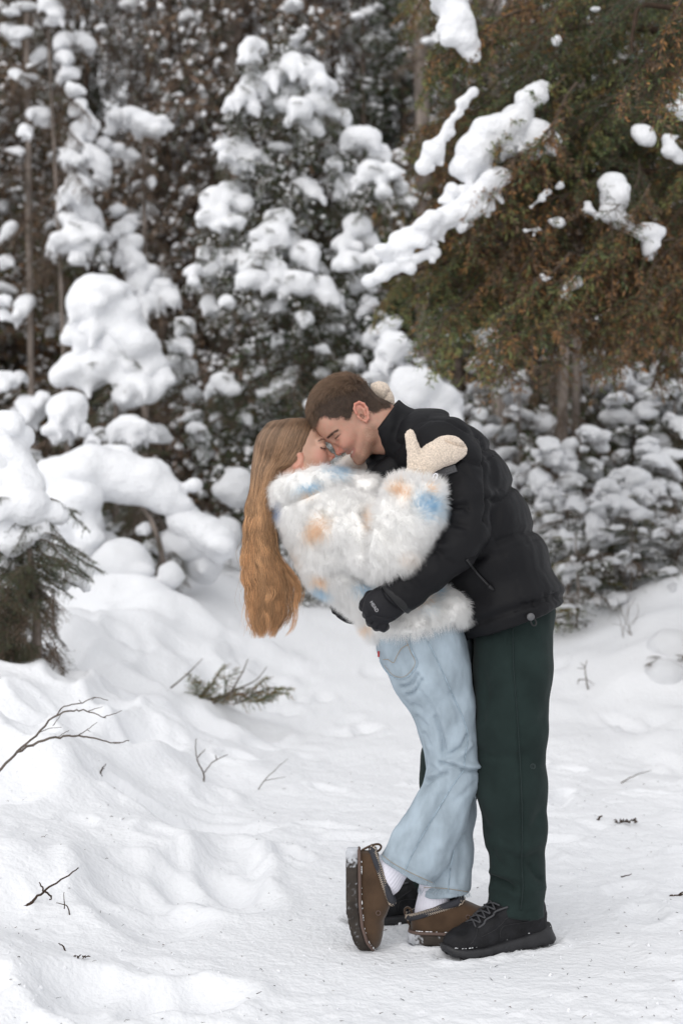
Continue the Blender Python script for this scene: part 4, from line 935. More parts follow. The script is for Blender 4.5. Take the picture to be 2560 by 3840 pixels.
slv = [A(640, 440, 3.88), A(735, 620, 3.835), A(778, 860, 3.79), A(775, 1070, 3.765), A(700, 1215, 3.745), A(520, 1368, 3.735), A(330, 1530, 3.735), A(262, 1592, 3.737)]
slr = [Rr('cA', r, 3.8) for r in (225, 205, 190, 186, 172, 150, 148, 128)]
G.chain(slv, slr, 0.95, 0.02)
nrm = A(262, 1592, 3.737) - A(330, 1530, 3.735)
G.half(A(262, 1592, 3.737), nrm)
F.put(G.f, (slice(None),) * 3, 0.014, 'add')
F.chain([A(560, 440, 4.19), A(420, 760, 4.27), A(330, 1050, 4.29), A(200, 1300, 4.27), W('cG', 420, 640, 4.235)], [0.085, 0.08, 0.075, 0.062, 0.05], 1, 0.02)
V, Q = F.mesh(2); N = normals(V, Q)
# baffles round the trunk: seams drawn in tight, the down swelling between them
xa, ya = to_crop('cA', V)
spx = np.array([to_crop('cA', p[None])for p in sp]).reshape(-1, 2)
tor = polydist(xa, ya, [tuple(p) for p in spx])
onslv = np.min([np.linalg.norm((V - (a + (b - a) * np.clip(((V - a) @ (b - a)) / ((b - a) @ (b - a)), 0, 1)[:, None])), axis=1) for a, b in zip(slv[:-1], slv[1:])], axis=0)
trunk = sstep(0.088, 0.105, onslv)
sv = xa * 0.34 + ya * 0.94 - 0.00045 * (xa - 1000) ** 2 * 0.35        # along the spine, seams sag to the front
D = np.zeros(len(V))
seams = [430, 760, 1082, 1440, 1955]
for s0 in seams: D -= 0.012 * np.exp(-((sv - s0 * 1.0) / 26) ** 2)
D += 0.010 * np.sin(np.clip((sv - 430) / 330, 0, 5) * math.pi) ** 2
pull = fbm(V * np.array([1, 1, 0.45]), 22, 41) * 0.0028 + 0.0018 * vnoise(V, 50, 44) * np.exp(-(np.min([np.abs(sv - s0) for s0 in seams], axis=0) / 60) ** 2)
V = V + N * ((D + pull) * trunk + (1 - trunk) * fbm(V, 22, 43) * 0.003)[:, None]
N = normals(V, Q)
V = folds(V, N, 'cA', [
    ([(640, 905), (730, 900), (790, 885), (800, 930)], 17, -0.012), ([(660, 940), (760, 950)], 28, 0.008), ([(700, 870), (760, 850)], 28, 0.007),
    ([(600, 1000), (700, 1030), (790, 1055)], 15, -0.009), ([(640, 1070), (760, 1090)], 26, 0.006),
    ([(500, 1225), (570, 1230), (610, 1260)], 14, -0.010), ([(540, 1180), (640, 1200)], 26, 0.007), ([(600, 1290), (700, 1330)], 20, -0.006),
    ([(350, 1400), (420, 1470), (470, 1510)], 14, -0.007), ([(300, 1480), (360, 1560)], 12, -0.006),
    ([(560, 560), (650, 600), (760, 540), (900, 590)], 18, -0.009), ([(760, 600), (830, 680), (880, 760)], 16, -0.005),
    ([(905, 380), (925, 480), (936, 600), (945, 780), (952, 900), (928, 1000)], 10, -0.012),
    ([(500, 225), (520, 245), (640, 250), (780, 325), (888, 385)], 7, -0.006), ([(430, 300), (500, 250)], 14, -0.006), ([(370, 320), (420, 270), (480, 245)], 9, -0.006),
    ([(910, 580), (990, 520), (1020, 500)], 10, -0.008), ([(950, 850), (1060, 840), (1130, 760)], 16, -0.012), ([(990, 800), (1120, 770)], 30, 0.006),
    ([(930, 1005), (1040, 1200), (1120, 1345), (1170, 1480), (1215, 1640)], 6, -0.005),
    ([(1150, 1205), (1260, 1170), (1340, 1130)], 10, -0.006), ([(820, 1310), (960, 1265), (1080, 1250)], 16, -0.005),
    ([(1215, 1640), (1330, 1620), (1430, 1580), (1500, 1530)], 12, -0.007), ([(1380, 1560), (1400, 1600)], 10, -0.006), ([(1440, 1540), (1470, 1590)], 10, -0.006),
    ([(1290, 1600), (1300, 1650)], 10, -0.004), ([(860, 1790), (1050, 1720), (1240, 1650)], 8, -0.004)])
V = relax(V, Q, 1)
jacket = part('jacket', V, Q, M_BLACK, man)

# stand collar
F = Field(np.arange(W('s', 1360, 0, 4)[0], W('s', 1600, 0, 4)[0], 0.0045), np.arange(3.84, 4.16, 0.005), np.arange(1.27, 1.58, 0.0045))
ca, cb = A(400, 420, 4.0), A(172, 246, 3.995)
F.chain([A(420, 400, 4.0), ca, cb, cb + (cb - ca) * 0.3], [Rr('cA', r, 4) for r in (215, 215, 176, 170)], 1.12, 0.02)
F.half(cb, cb - ca)
F.cap(ca + (cb - ca) * 0.45, cb + (cb - ca) * 0.4, Rr('cA', 148, 4), Rr('cA', 148, 4), 1.12, 0.004, 'sub')
V, Q = F.mesh(2); N = normals(V, Q)
V = folds(V, N, 'cA', [([(245, 110), (150, 300), (85, 400)], 8, -0.003), ([(70, 420), (110, 480), (150, 560)], 10, -0.005), ([(250, 300), (180, 420)], 40, 0.004), ([(330, 130), (260, 330)], 30, -0.004)])
part('collar', V, Q, M_BLACK, jacket)

# cuff tab, pocket zip, toggle, patch
ax_ = slv[-2] - slv[-1]; ax_ /= np.linalg.norm(ax_)
V, Q = tube([slv[-1] - ax_ * 0.004, slv[-1] - ax_ * 0.001, slv[-1] + ax_ * 0.026, slv[-1] + ax_ * 0.030], [0.046, 0.0515, 0.0525, 0.048], 40)
part('cuff_strap', V, Q, M_BLACK2, jacket)
pz = Wv('cA', [(800, 1300), (850, 1368), (905, 1432), (962, 1492)], 3.78)
def snap(P, V, N, off=0.002, side=-1):
    """drop points onto the near surface of a garment"""
    out = []
    x, y = to_crop('s', V); m = N[:, 1] * side > 0.1
    Vm = V[m]; xm, ym = x[m], y[m]
    for p in P:
        px, py = to_crop('s', np.asarray(p, float)[None]); d = np.hypot(xm - px, ym - py); i = np.argsort(d)[:12]
        near = Vm[i][:, 1].min() if side < 0 else Vm[i][:, 1].max()
        yy = near + side * off
        out.append([(px[0] - 1280) * yy / FPX, yy, CAM_H + (1920 - py[0]) * yy / FPX])
    return np.array(out)
JV = np.array([v.co[:] for v in jacket.data.vertices]) + man_loc
JN = np.array([v.normal[:] for v in jacket.data.vertices])
zz = snap(spline(pz, 14), JV, JN, 0.0005)
V, Q = tube(zz, 0.0028, 6); zip_ = part('pocket_zip', V, Q, M_BLACK2, jacket)
mb = MB()
for i in range(26):
    t = i / 25 * 12.99; k = int(t); p = zz[k] + (zz[k + 1] - zz[k]) * (t - k)
    d = np.array([0.0022, 0, 0.0018]); v, f = tube([p - d + [0, -0.0026, 0], p + d + [0, -0.0026, 0]], 0.0004, 4); mb.add(v, f)
v, f, _ = mb.get(); part('zip_teeth', v, f, M_TOG, zip_)
e = snap(Wv('cA', [(958, 1488), (968, 1500), (1000, 1528)], 3.8), JV, JN, 0.005)
V, Q = tube(e, [0.005, 0.006, 0.003], 8); part('zip_pull', V, Q, M_BLACK2, jacket)
tp = snap(Wv('cA', [(1276, 1726)], 3.84), JV, JN, 0.012)[0]
V, Q = tube([tp + [0, 0.004, 0], tp + [0, -0.003, 0], tp + [0, -0.006, 0]], [0.0098, 0.0105, 0.0085], 20); tog = part('toggle', V, Q, M_TOG, jacket)
lp = [tp + np.array(o) for o in [(-0.002, 0, -0.006), (0.002, 0, -0.018), (0.008, 0, -0.024), (0.014, 0, -0.020), (0.013, 0, -0.010), (0.005, 0, -0.004)]]
V, Q = tube(spline(lp, 20), 0.0022, 6); part('cord_loop', V, Q, M_BLACK2, jacket)
pc = snap(Wv('cA', [(598, 652), (694, 618)], 3.78), JV, JN, 0.002)
pc[:, 1] = pc[:, 1].min() - 0.004; pd = pc[1] - pc[0]; px_ = pd / np.linalg.norm(pd); pu = np.array([-px_[2], 0, px_[0]])
def slab(c, ux, uz, hw, hh, th, bev=0.25):
    n = np.cross(ux, uz); n /= np.linalg.norm(n)
    V = []; b = th * bev
    for d, s in ((0, 1.0), (th - b, 1.0), (th, 1.0)):
        k = b if d == th else 0
        for sx, sz in ((-1, -1), (1, -1), (1, 1), (-1, 1)): V.append(c + ux * sx * (hw - k) + uz * sz * (hh - k) - np.array([0, d, 0]))
    F = [[8, 9, 10, 11], [3, 2, 1, 0]]
    for l in (0, 4):
        for i in range(4): F.append([l + i, l + (i + 1) % 4, l + 4 + (i + 1) % 4, l + 4 + i])
    return np.array(V), np.array(F)
V, Q = slab(pc.mean(0), px_, pu, 0.026, 0.010, 0.003); patch = part('badge_patch', V, Q, M_PATCH, jacket, smooth=False)
fr = [pc.mean(0) + px_ * a * 0.0225 + pu * b * 0.0068 - np.array([0, 0.0032, 0]) for a, b in ((-1, -1), (1, -1), (1, 1), (-1, 1), (-1, -1))]
mb = MB()
for a, b in zip(fr[:-1], fr[1:]): mb.add(*tube([a, b], 0.0008, 5))
v, f, _ = mb.get(); part('badge_frame', v, f, M_TOG, patch)
def lettering(text, c, ux, uz, height, m, parent, name='lettering', depth=0.0004):
    cu = bpy.data.curves.new(name, 'FONT'); cu.body = text; cu.size = height * 1.4; cu.extrude = depth; cu.align_x = 'CENTER'; cu.align_y = 'CENTER'
    o = bpy.data.objects.new(name, cu); COL.objects.link(o)
    bpy.context.view_layer.update()
    me = bpy.data.meshes.new_from_object(o); bpy.data.objects.remove(o)
    n = np.cross(ux, uz)
    for v in me.vertices: v.co = Vector(c - wpos(parent) + ux * v.co.x + uz * v.co.y + n * v.co.z)
    return obj(name, me, m, parent)
lettering('ARIS', pc.mean(0) + px_ * 0.006 - np.array([0, 0.0036, 0]), px_, pu, 0.0072, M_TOG, patch)

# gloves
def glove(palm, fingers, thumb, hx=0.0035):
    P = np.concatenate([np.array([p for p, r in ch]) for ch in [palm, thumb] + fingers])
    lo, hi = P.min(0) - 0.05, P.max(0) + 0.05
    F = Field(*[np.arange(lo[k], hi[k], hx) for k in range(3)])
    F.chain([p for p, r in palm], [r for p, r in palm], 0.62, 0.012)
    for ch in fingers: F.chain([p for p, r in ch], [r for p, r in ch], 1, 0.0018)
    F.chain([p for p, r in thumb], [r for p, r in thumb], 1, 0.008)
    return F.mesh(1)
g_ = lambda X, Y, d: W('cG', X, Y, d)
fr_ = 0.0118
V, Q = glove([(g_(690, 500, 3.742), 0.042), (g_(620, 540, 3.74), 0.043), (g_(540, 590, 3.738), 0.043), (g_(505, 625, 3.745), 0.035)],
    [[(g_(455, 545, 3.738), 0.014), (g_(408, 625, 3.742), 0.0128), (g_(402, 665, 3.77), 0.0122), (g_(430, 672, 3.80), 0.0115)],
     [(g_(480, 610, 3.735), 0.014), (g_(437, 715, 3.74), 0.013), (g_(440, 742, 3.765), 0.0122), (g_(470, 735, 3.80), 0.0115)],
     [(g_(530, 660, 3.735), 0.014), (g_(493, 768, 3.74), 0.013), (g_(500, 786, 3.765), 0.012), (g_(530, 775, 3.80), 0.0115)],
     [(g_(590, 690, 3.74), 0.013), (g_(560, 788, 3.745), 0.0122), (g_(566, 798, 3.765), 0.0115), (g_(590, 785, 3.80), 0.011)]],
    [(g_(560, 480, 3.755), 0.02), (g_(440, 490, 3.775), 0.0155), (g_(385, 560, 3.79), 0.0135), (g_(368, 596, 3.80), 0.012)])
N = normals(V, Q)
V = folds(V, N, 'cG', [([(430, 650), (500, 680), (600, 700), (680, 705)], 7, -0.003), ([(560, 400), (600, 500), (700, 590)], 8, -0.003), ([(405, 690), (440, 680)], 8, -0.004), ([(440, 770), (465, 740)], 8, -0.004), ([(508, 808), (520, 780)], 8, -0.004)])
gl = part('glove', V, Q, M_GLOVE, man)
GN = normals(V, Q)
tl = snap(Wv('cG', [(452, 550), (500, 625)], 3.73), V, GN, 0.0008); tu = tl[1] - tl[0]; tu /= np.linalg.norm(tu); tu[1] *= 0.2; tu /= np.linalg.norm(tu)
tz = np.cross([0, -1, 0], tu); tz = -tz if tz[2] < 0 else tz; tz /= np.linalg.norm(tz)
lettering('HEAD', tl.mean(0) + np.array([0, -0.0012, 0]), tu, tz, 0.0088, M_GREYP, gl)
gk = g_; g_ = lambda X, Y, d: gk(X - 22, Y + 24, d)
V, Q = glove([(g_(380, 620, 4.225), 0.036), (g_(280, 600, 4.215), 0.036), (g_(220, 590, 4.20), 0.034)],
    [[(g_(215, 560, 4.20), 0.014), (g_(120, 545, 4.18), 0.0125), (g_(98, 560, 4.15), 0.0115)], [(g_(225, 600, 4.19), 0.014), (g_(135, 592, 4.17), 0.0125), (g_(118, 605, 4.14), 0.0115)],
     [(g_(240, 630, 4.18), 0.014), (g_(175, 636, 4.165), 0.0125), (g_(160, 640, 4.14), 0.0115)], [(g_(260, 660, 4.17), 0.013), (g_(225, 675, 4.16), 0.0118), (g_(215, 675, 4.14), 0.011)]],
    [(g_(300, 560, 4.2), 0.018), (g_(230, 520, 4.17), 0.014), (g_(190, 520, 4.15), 0.012)])
part('glove', V, Q, M_GLOVE, man)

# trousers
F = Field(np.arange(W('s', 1540, 0, 4)[0], W('s', 2110, 0, 4)[0], 0.0058), np.arange(3.70, 4.36, 0.0066), np.arange(0.08, 1.0, 0.0058))
F.chain([C2(1060, 100, 3.965), C2(1058, 420, 3.945), C2(1050, 760, 3.93), C2(1048, 1080, 3.93), C2(1066, 1360, 3.945), C2(1082, 1560, 3.955), C2(1084, 1680, 3.955), C2(1070, 1850, 3.95)],
        [Rr('c2', r, 3.95) for r in (232, 226, 212, 202, 176, 152, 154, 180)], [1.05, 1.0, 0.95, 0.9, 0.85, 0.85, 0.85, 0.8], 0.02)
F.half(C2(1065, 1840, 3.95), np.array([-0.15, 0, -1]))
G = Field(*F.ax)
G.chain([C2(1000, 100, 4.10), C2(880, 500, 4.13), C2(690, 940, 4.15), C2(676, 1080, 4.155), C2(650, 1330, 4.17), C2(596, 1600, 4.18), C2(585, 1740, 4.18)],
        [Rr('c2', r, 4.15) for r in (225, 205, 168, 172, 160, 152, 150)], 0.85, 0.02)
G.half(C2(450, 1688, 4.17), np.array([0.2, 0, -1]))
F.put(G.f, (slice(None),) * 3, 0.02, 'add')
F.ell(C2(1040, 60, 4.03), [0.125, 0.17, 0.11], None, 0.03)
V, Q = F.mesh(2); N = normals(V, Q)
V = V + N * (fbm(V * np.array([1, 1, 0.45]), 12, 61) * 0.0055)[:, None]
V = folds(V, N, 'c2', [([(930, 1625), (980, 1650), (1020, 1668), (1060, 1700)], 14, -0.014), ([(920, 1600), (1000, 1610), (1090, 1640)], 26, 0.010), ([(900, 1690), (1000, 1700), (1090, 1740)], 34, 0.008),
    ([(1220, 1640), (1190, 1620), (1150, 1560)], 16, -0.009), ([(1225, 1690), (1180, 1700)], 22, 0.007), ([(930, 1380), (915, 1440)], 26, 0.006), ([(960, 1350), (940, 1480), (990, 1560)], 16, -0.004),
    ([(880, 430), (900, 560), (880, 700)], 22, -0.005), ([(920, 250), (980, 420), (1000, 620)], 60, 0.005), ([(1180, 150), (1200, 400), (1190, 640)], 60, 0.004),
    ([(1120, 900), (1180, 960), (1240, 980)], 22, -0.004), ([(950, 1000), (1050, 1040), (1200, 1080)], 40, 0.004), ([(1150, 1300), (1120, 1500)], 30, 0.005),
    ([(1055, 250), (1058, 400), (1080, 700), (1098, 1000), (1108, 1300), (1105, 1550), (1110, 1680), (1100, 1840)], 6, -0.0028),
    ([(840, 880), (960, 930), (1100, 925)], 26, -0.005), ([(850, 960), (980, 1010)], 20, -0.004), ([(1240, 700), (1150, 760), (1090, 800)], 30, -0.004), ([(830, 560), (930, 700), (990, 860)], 40, 0.005), ([(1230, 1240), (1160, 1330), (1130, 1420)], 26, -0.005), ([(870, 1290), (960, 1400), (1030, 1440)], 24, -0.004), ([(1000, 1480), (1080, 1520), (1180, 1500)], 22, -0.005), ([(890, 1775), (1000, 1810), (1090, 1828), (1230, 1830)], 5, -0.0025), ([(1025, 150), (1022, 250)], 5, -0.003), ([(1022, 252), (1055, 250)], 5, -0.003), ([(1130, 100), (1150, 200)], 20, -0.003)])
trousers = part('trousers', V, Q, M_GREEN, man); TN = normals(V, Q); TV = V
V2, Q2 = tube(snap(spline(Wv('c2', [(1052, 140), (1058, 400), (1080, 700), (1098, 1000), (1108, 1300), (1105, 1550), (1112, 1690), (1098, 1820)], 3.85), 60), TV, TN, 0.0003), 0.0014, 5)
part('side_seam', V2, Q2, M_GREEN2, trousers)
# small round emblem below the knee
ec = snap(Wv('c2', [(1171, 978)], 3.85), TV, TN, 0.0012)[0]; th = np.linspace(0, 2 * math.pi, 25)
mb = MB(); mb.add(*tube(np.stack([ec[0] + 0.0068 * np.cos(th), np.full(25, ec[1]), ec[2] + 0.0068 * np.sin(th)], 1), 0.0008, 5, cap=False))
om = np.array([(-0.0035, -0.0035), (-0.0016, -0.0032), (-0.0034, 0.0012), (0, 0.0042), (0.0034, 0.0012), (0.0016, -0.0032), (0.0035, -0.0035)])
mb.add(*tube(spline([ec + np.array([a, 0, b]) for a, b in om], 24), 0.0007, 5))
v, f, _ = mb.get(); part('emblem', v, f, M_EMB, trousers)

# ------------------------------------------------------------------ shoes: t runs from the toe to the heel, w across, v up
def interp(pts, t): p = np.array(pts); return np.interp(t, p[:, 0], p[:, 1])
def shoe_field(F, hw, lo, hi, p=3.0, k=0.0, mode='add', sc=0.03):
    T, Wd, Vv = [F.ax[i].reshape([-1 if j == i else 1 for j in range(3)]) for i in range(3)]
    h = np.maximum(interp(hw, T), 1e-4); a = interp(lo, T); b = interp(hi, T); half = np.maximum((b - a) / 2, 1e-4)
    qv = (np.abs(Wd) / h) ** p + (np.abs(Vv - (a + b) / 2) / half) ** p
    d = ((qv ** (1 / p)) - 1) * np.minimum(h, half)
    d = np.maximum(d, np.maximum(interp(hw[:1], T * 0) * 0 + (hw[0][0] - T), T - hw[-1][0]))
    F.put(d.astype(np.float32) * np.ones_like(F.f), (slice(None),) * 3, k, mode)
def rounded(t0, t1, pts):
    """half widths that round off to nothing at both ends"""
    out = []
    for t in np.linspace(t0, t1, 60):
        w = interp(pts, t); e0 = pts[0][2] if len(pts[0]) > 2 else 0.05
        a = min(1, (t - t0) / 0.055); b = min(1, (t1 - t) / 0.045)
        out.append((t, w * math.sqrt(max(0, 1 - (1 - a) ** 2)) * math.sqrt(max(0, 1 - (1 - b) ** 2))))
    return out
def place(V, origin, dt, dv):
    """shoe coordinates to the scene: dt the way from toe to heel, dv up from the sole"""
    dt = np.asarray(dt, float); dt /= np.linalg.norm(dt); dv = np.asarray(dv, float); dv -= dt * (dv @ dt); dv /= np.linalg.norm(dv)
    dw = np.cross(dv, dt)
    return np.asarray(origin) + V[:, :1] * dt + V[:, 1:2] * dw + V[:, 2:] * dv
def make_boot(origin, dt, parent):
    L = 0.335; h = 0.004
    F = Field(np.arange(-0.02, L + 0.02, h), np.arange(-0.07, 0.071, h), np.arange(-0.015, 0.19, h))
    wd = [(0, 0.046), (0.06, 0.050), (0.11, 0.051), (0.18, 0.042), (0.25, 0.040), (L, 0.040)]
    shoe_field(F, rounded(0.006, L - 0.008, wd), [(0, 0.012), (L, 0.012)], [(0, 0.045), (0.02, 0.066), (0.05, 0.076), (0.09, 0.088), (0.13, 0.114), (0.17, 0.132), (0.2, 0.135), (0.27, 0.135), (0.3, 0.128), (L, 0.12)], 2.4)
    F.ell((0.235, 0, 0.11), (0.068, 0.047, 0.06), None, 0.02)
    V, Q = F.mesh(2); N = normals(V, Q)
    V = V + N * (fbm(V, 45, 71) * 0.0022)[:, None]; V0 = V
    b = part('boot', place(V, origin, dt, (0, 0, 1)), Q, M_BOOT, parent)
    F = Field(np.arange(-0.02, L + 0.03, 0.0035), np.arange(-0.07, 0.071, 0.0035), np.arange(-0.02, 0.07, 0.0035))
    lo = [(t, (0.020 * max(0, 1 - t / 0.055) ** 2 + 0.0055 * (math.sin(t * 190 + 2 * math.sin(t * 60)) > 0.35) + 0.006 * max(0, (t - 0.29) / 0.045))) for t in np.linspace(-0.01, L + 0.01, 120)]
    shoe_field(F, rounded(-0.004, L + 0.008, [(a, w_ + 0.004) for a, w_ in wd]), lo, [(0, 0.042), (0.03, 0.036), (0.1, 0.033), (0.2, 0.041), (0.3, 0.056), (L, 0.060)], 4.0)
    V, Q = F.mesh(1)
    fl = (0.6 + 0.4 * sstep(0.05, 0.0, V[:, 2]))
    V[:, 1] *= 1.02 - 0.10 * sstep(0.02, 0.06, V[:, 2]); V[:, 0] += 0.014 * sstep(0.25, L, V[:, 0]) * sstep(0.05, 0.01, V[:, 2])
    sole = part('sole', place(V, origin, dt, (0, 0, 1)), Q, M_RUB, b)
    bx, bz = V0[:, 0], V0[:, 2]
    def onb(pts):
        out = []
        for t_, v_ in spline(pts, 24):
            m_ = V0[:, 1] < 0; dd = (bx[m_] - t_) ** 2 + (bz[m_] - v_) ** 2; out.append([t_, V0[m_][np.argmin(dd)][1] - 0.0003, v_])
        return np.array(out)
    for ln in ([(0.055, 0.045), (0.075, 0.066), (0.085, 0.08)], [(0.15, 0.05), (0.155, 0.075), (0.18, 0.082), (0.25, 0.085), (0.31, 0.10)], [(0.09, 0.062), (0.14, 0.078), (0.19, 0.11)]):
        v, f = tube(onb(ln), 0.0011, 5); part('upper_seam', place(v, origin, dt, (0, 0, 1)), f, M_RUB, b)
    mb = MB(); rows_ = [(0.086, 0.089), (0.101, 0.100), (0.116, 0.110), (0.131, 0.120), (0.147, 0.129)]
    for i, (t, v) in enumerate(rows_):
        for s in (-1, 1):
            mb.add(*tube(spline([(t, s * 0.027, v - 0.006), (t + 0.006, 0.0, v + 0.006), (t + 0.014, -s * 0.027, v + 0.004)], 8), 0.0024, 6))
    for s in (-1, 1):
        mb.add(*tube(spline([(0.072, s * 0.026, 0.076)] + [(t + (0.005 if i % 2 else 0), s * (0.030 + 0.004 * (i % 2)), v - 0.010) for i, (t, v) in enumerate(rows_)] + [(0.18, s * 0.040, 0.130)], 30), 0.0028, 6))
    v, f, _ = mb.get(); part('lace', place(v, origin, dt, (0, 0, 1)), f, M_LACE, b)
    # snow caught along the welt
    mb = MB()
    for i in range(14):
        t = random.choice([random.uniform(0.01, 0.09), random.uniform(0.16, L)]); w_ = interp(rounded(-0.004, L + 0.008, [(a, x + 0.004) for a, x in wd]), t)
        c = np.array([t, -w_ + 0.002, interp([(0, 0.040), (0.03, 0.037), (0.1, 0.037), (0.2, 0.044), (0.3, 0.057), (L, 0.059)], t)]); r = random.uniform(0.0005, 0.0013)
        mb.add(*tube([c - [r * 2.2, 0, 0], c, c + [r * 2.2, 0, 0]], [r * 0.5, r, r * 0.4], 5))
    v, f, _ = mb.get(); tag(part('clinging_snow', place(v, origin, dt, (0, 0, 1)), f, M_FROST, b), kind='stuff')
    return b
toe = W('c6', 190, 1060, 3.845); toe[2] = -0.005
heel = W('c6', 1425, 890, 3.99); heel[2] = -0.005
make_boot(toe, heel - toe, man)
toe = W('s', 1302, 3448, 4.19); toe[2] = -0.005
make_boot(toe, (1, -0.05, 0), man)
# ------------------------------------------------------------------ the woman
M_FURSKIN = mat('fur_backing', (0.9, 0.89, 0.87), rough=0.9, spec=0.1)
M_FUR = mat('faux_fur', attr=True, rough=0.7, spec=0.1, trans=0.55)
M_LHAIR = mat('long_hair', attr=True, rough=0.36, spec=0.5, trans=0.2)
M_DENIM = mat('light_blue_denim', (0.315, 0.378, 0.43), rough=0.85, var=0.2, vscale=22, bump=0.5, bscale=420, bdist=0.001, spec=0.15, stretch=(1, 1, 0.5))
M_DENIM2 = mat('denim_seam', (0.30, 0.385, 0.45), rough=0.9, var=0.35, vscale=60)
M_THREAD = mat('tan_thread', (0.33, 0.25, 0.16), rough=0.8)
M_RED = mat('red_tab', (0.30, 0.02, 0.025), rough=0.6)
M_MITT = mat('beige_boucle', (0.68, 0.575, 0.475), rough=0.95, var=0.25, vscale=260, bump=1.0, bscale=330, bdist=0.003, spec=0.1, sheen=0.2)
M_SOCK = mat('white_rib_knit', (0.70, 0.69, 0.76), rough=0.9, bump=0.3, bscale=500, bdist=0.001, spec=0.1)
M_SUEDE = mat('brown_suede', (0.066, 0.040, 0.024), rough=0.95, var=0.22, vscale=22, bump=0.4, bscale=500, bdist=0.001, spec=0.12, sheen=0.25)
M_SOLE = mat('brown_foam_sole', attr=True, rough=0.8, var=0.3, vscale=30, bump=0.3, bscale=260, bdist=0.001, spec=0.2)
M_RAND = mat('taupe_rand', (0.105, 0.068, 0.055), rough=0.7)
M_BIND = mat('navy_binding', (0.030, 0.031, 0.038), rough=0.9)
M_CREAM = mat('cream_stitch', (0.55, 0.46, 0.37), rough=0.8)
M_SILVER = mat('silver_stud', (0.7, 0.7, 0.72), rough=0.25, metal=1.0)
M_WHITE = mat('white_cord', (0.8, 0.8, 0.84), rough=0.5)

HEADY = 4.005
wom_loc = np.array([0.22, 4.0, 0.0])
C1 = lambda X, Y, d: W('c1', X, Y, d)
fx = axis(W('s', 930, 0, 4)[0], W('s', 1820, 0, 4)[0], 0.013, (W('s', 985, 0, 4)[0], W('s', 1275, 0, 4)[0], 0.0022))
fy = axis(3.66, 4.32, 0.013, (HEADY - 0.092, HEADY + 0.092, 0.0024))
fz = axis(0.03, 1.50, 0.013, (1.255, 1.485, 0.0022))
F = Field(fx, fy, fz)
fd = (0.94, -0.35)
F.ell(H(-85, 1200), [436 * q, 362 * q, 336 * q], rows(*fd), 0.006)
F.ell(H(165, 1240), [275 * q, 300 * q, 275 * q], None, 0.02)
F.ell(H(285, 1420), [205 * q, 270 * q, 215 * q], None, 0.02)
F.ell(H(425, 1512), [108 * q, 165 * q, 125 * q], None, 0.016)
F.ell(H(508, 1690), [78 * q, 90 * q, 72 * q], None, 0.02)
for s in (-1, 1):
    F.chain([H(120, 1520, s * 250), H(150, 1640, s * 235), H(380, 1730, s * 130), H(505, 1700, s * 30)], [75 * q, 72 * q, 68 * q, 66 * q], 1, 0.02)
    F.ell(H(372, 1405, s * 168), [128 * q, 108 * q, 100 * q], rows(0.3, 1), 0.016)
    F.chain([H(446, 1190, s * 50), H(422, 1180, s * 150), H(380, 1195, s * 240)], [30 * q, 30 * q, 26 * q], 1, 0.012)
    F.ell(H(462, 1262, s * 205), [48 * q, 76 * q, 50 * q], None, 0.012, 'sub')
    F.ell(H(405, 1268, s * 180), [68 * q, 70 * q, 62 * q], None, 0.006)
    F.chain([H(468, 1298, s * 165), H(440, 1300, s * 232), H(392, 1282, s * 262)], [8 * q, 9 * q, 7 * q], 1, 0.003, 'sub')
    F.ell(H(546, 1448, s * 46), [38 * q, 27 * q, 32 * q], None, 0.007)
    F.ell(H(560, 1462, s * 28), [16 * q, 12 * q, 12 * q], None, 0.003, 'sub')
    F.chain([H(520, 1545, 0), H(500, 1540, s * 70), H(455, 1528, s * 130)], [23 * q, 21 * q, 10 * q], 1, 0.006)
    F.chain([H(522, 1590, 0), H(502, 1580, s * 65), H(458, 1532, s * 128)], [26 * q, 23 * q, 10 * q], 1, 0.006)
    F.chain([H(545, 1566, 0), H(518, 1560, s * 68), H(452, 1530, s * 140)], [8 * q, 8 * q, 6 * q], 1, 0.002, 'sub')
F.chain([H(424, 1222), H(480, 1330), H(572, 1410)], [22 * q, 25 * q, 32 * q], 0.95, 0.008)
F.ell(H(583, 1412), [33 * q, 34 * q, 32 * q], None, 0.005)
ear(F, (58, 1480), 12, 0.62, -1, 312); ear(F, (58, 1480), 12, 0.62, 1, 312)
F.chain([H(60, 1480), H(60, 1800), H(200, 2200)], [280 * q, 255 * q, 300 * q], 1, 0.03)
F.chain([C1(540, 860, 4.0), C1(700, 1130, 4.0), C1(850, 1290, 4.0), C1(1010, 1430, 4.0), C1(1090, 1560, 4.0)], [0.075, 0.085, 0.075, 0.08, 0.085], 1.4, 0.03)
F.chain([C1(600, 880, 3.87), C1(950, 1080, 3.745), C1(1090, 820, 3.70), W('c4', 480, 880, 3.708), W('c4', 800, 600, 3.745)], [0.05, 0.04, 0.03, 0.018, 0.014], 1, 0.02)
F.chain([C1(620, 840, 4.15), C1(860, 640, 4.21), C1(990, 380, 4.15), C1(930, 230, 4.07)], [0.05, 0.04, 0.033, 0.026], 1, 0.02)
F.chain([C2(520, 200, 3.94), C2(690, 920, 3.93), C2(480, 1500, 3.93), W('c5', 600, 560, 3.93), W('c5', 330, 560, 3.93), W('c5', 340, 1200, 3.93)], [0.08, 0.042, 0.03, 0.024, 0.02, 0.016], 1, 0.02)
F.chain([C2(560, 200, 4.06), C2(690, 950, 4.05), C2(650, 1560, 4.0), W('c5', 1240, 1000, 3.97), W('c5', 1180, 1190, 3.97), W('c5', 1600, 1200, 3.95)], [0.08, 0.042, 0.03, 0.024, 0.02, 0.016], 1, 0.02)
V, Q = F.mesh(1); N = normals(V, Q)
x3, y3 = to_crop('c3', V)
g = lambda cx, cy, r: np.exp(-((x3 - cx) ** 2 + (y3 - cy) ** 2) / r ** 2)
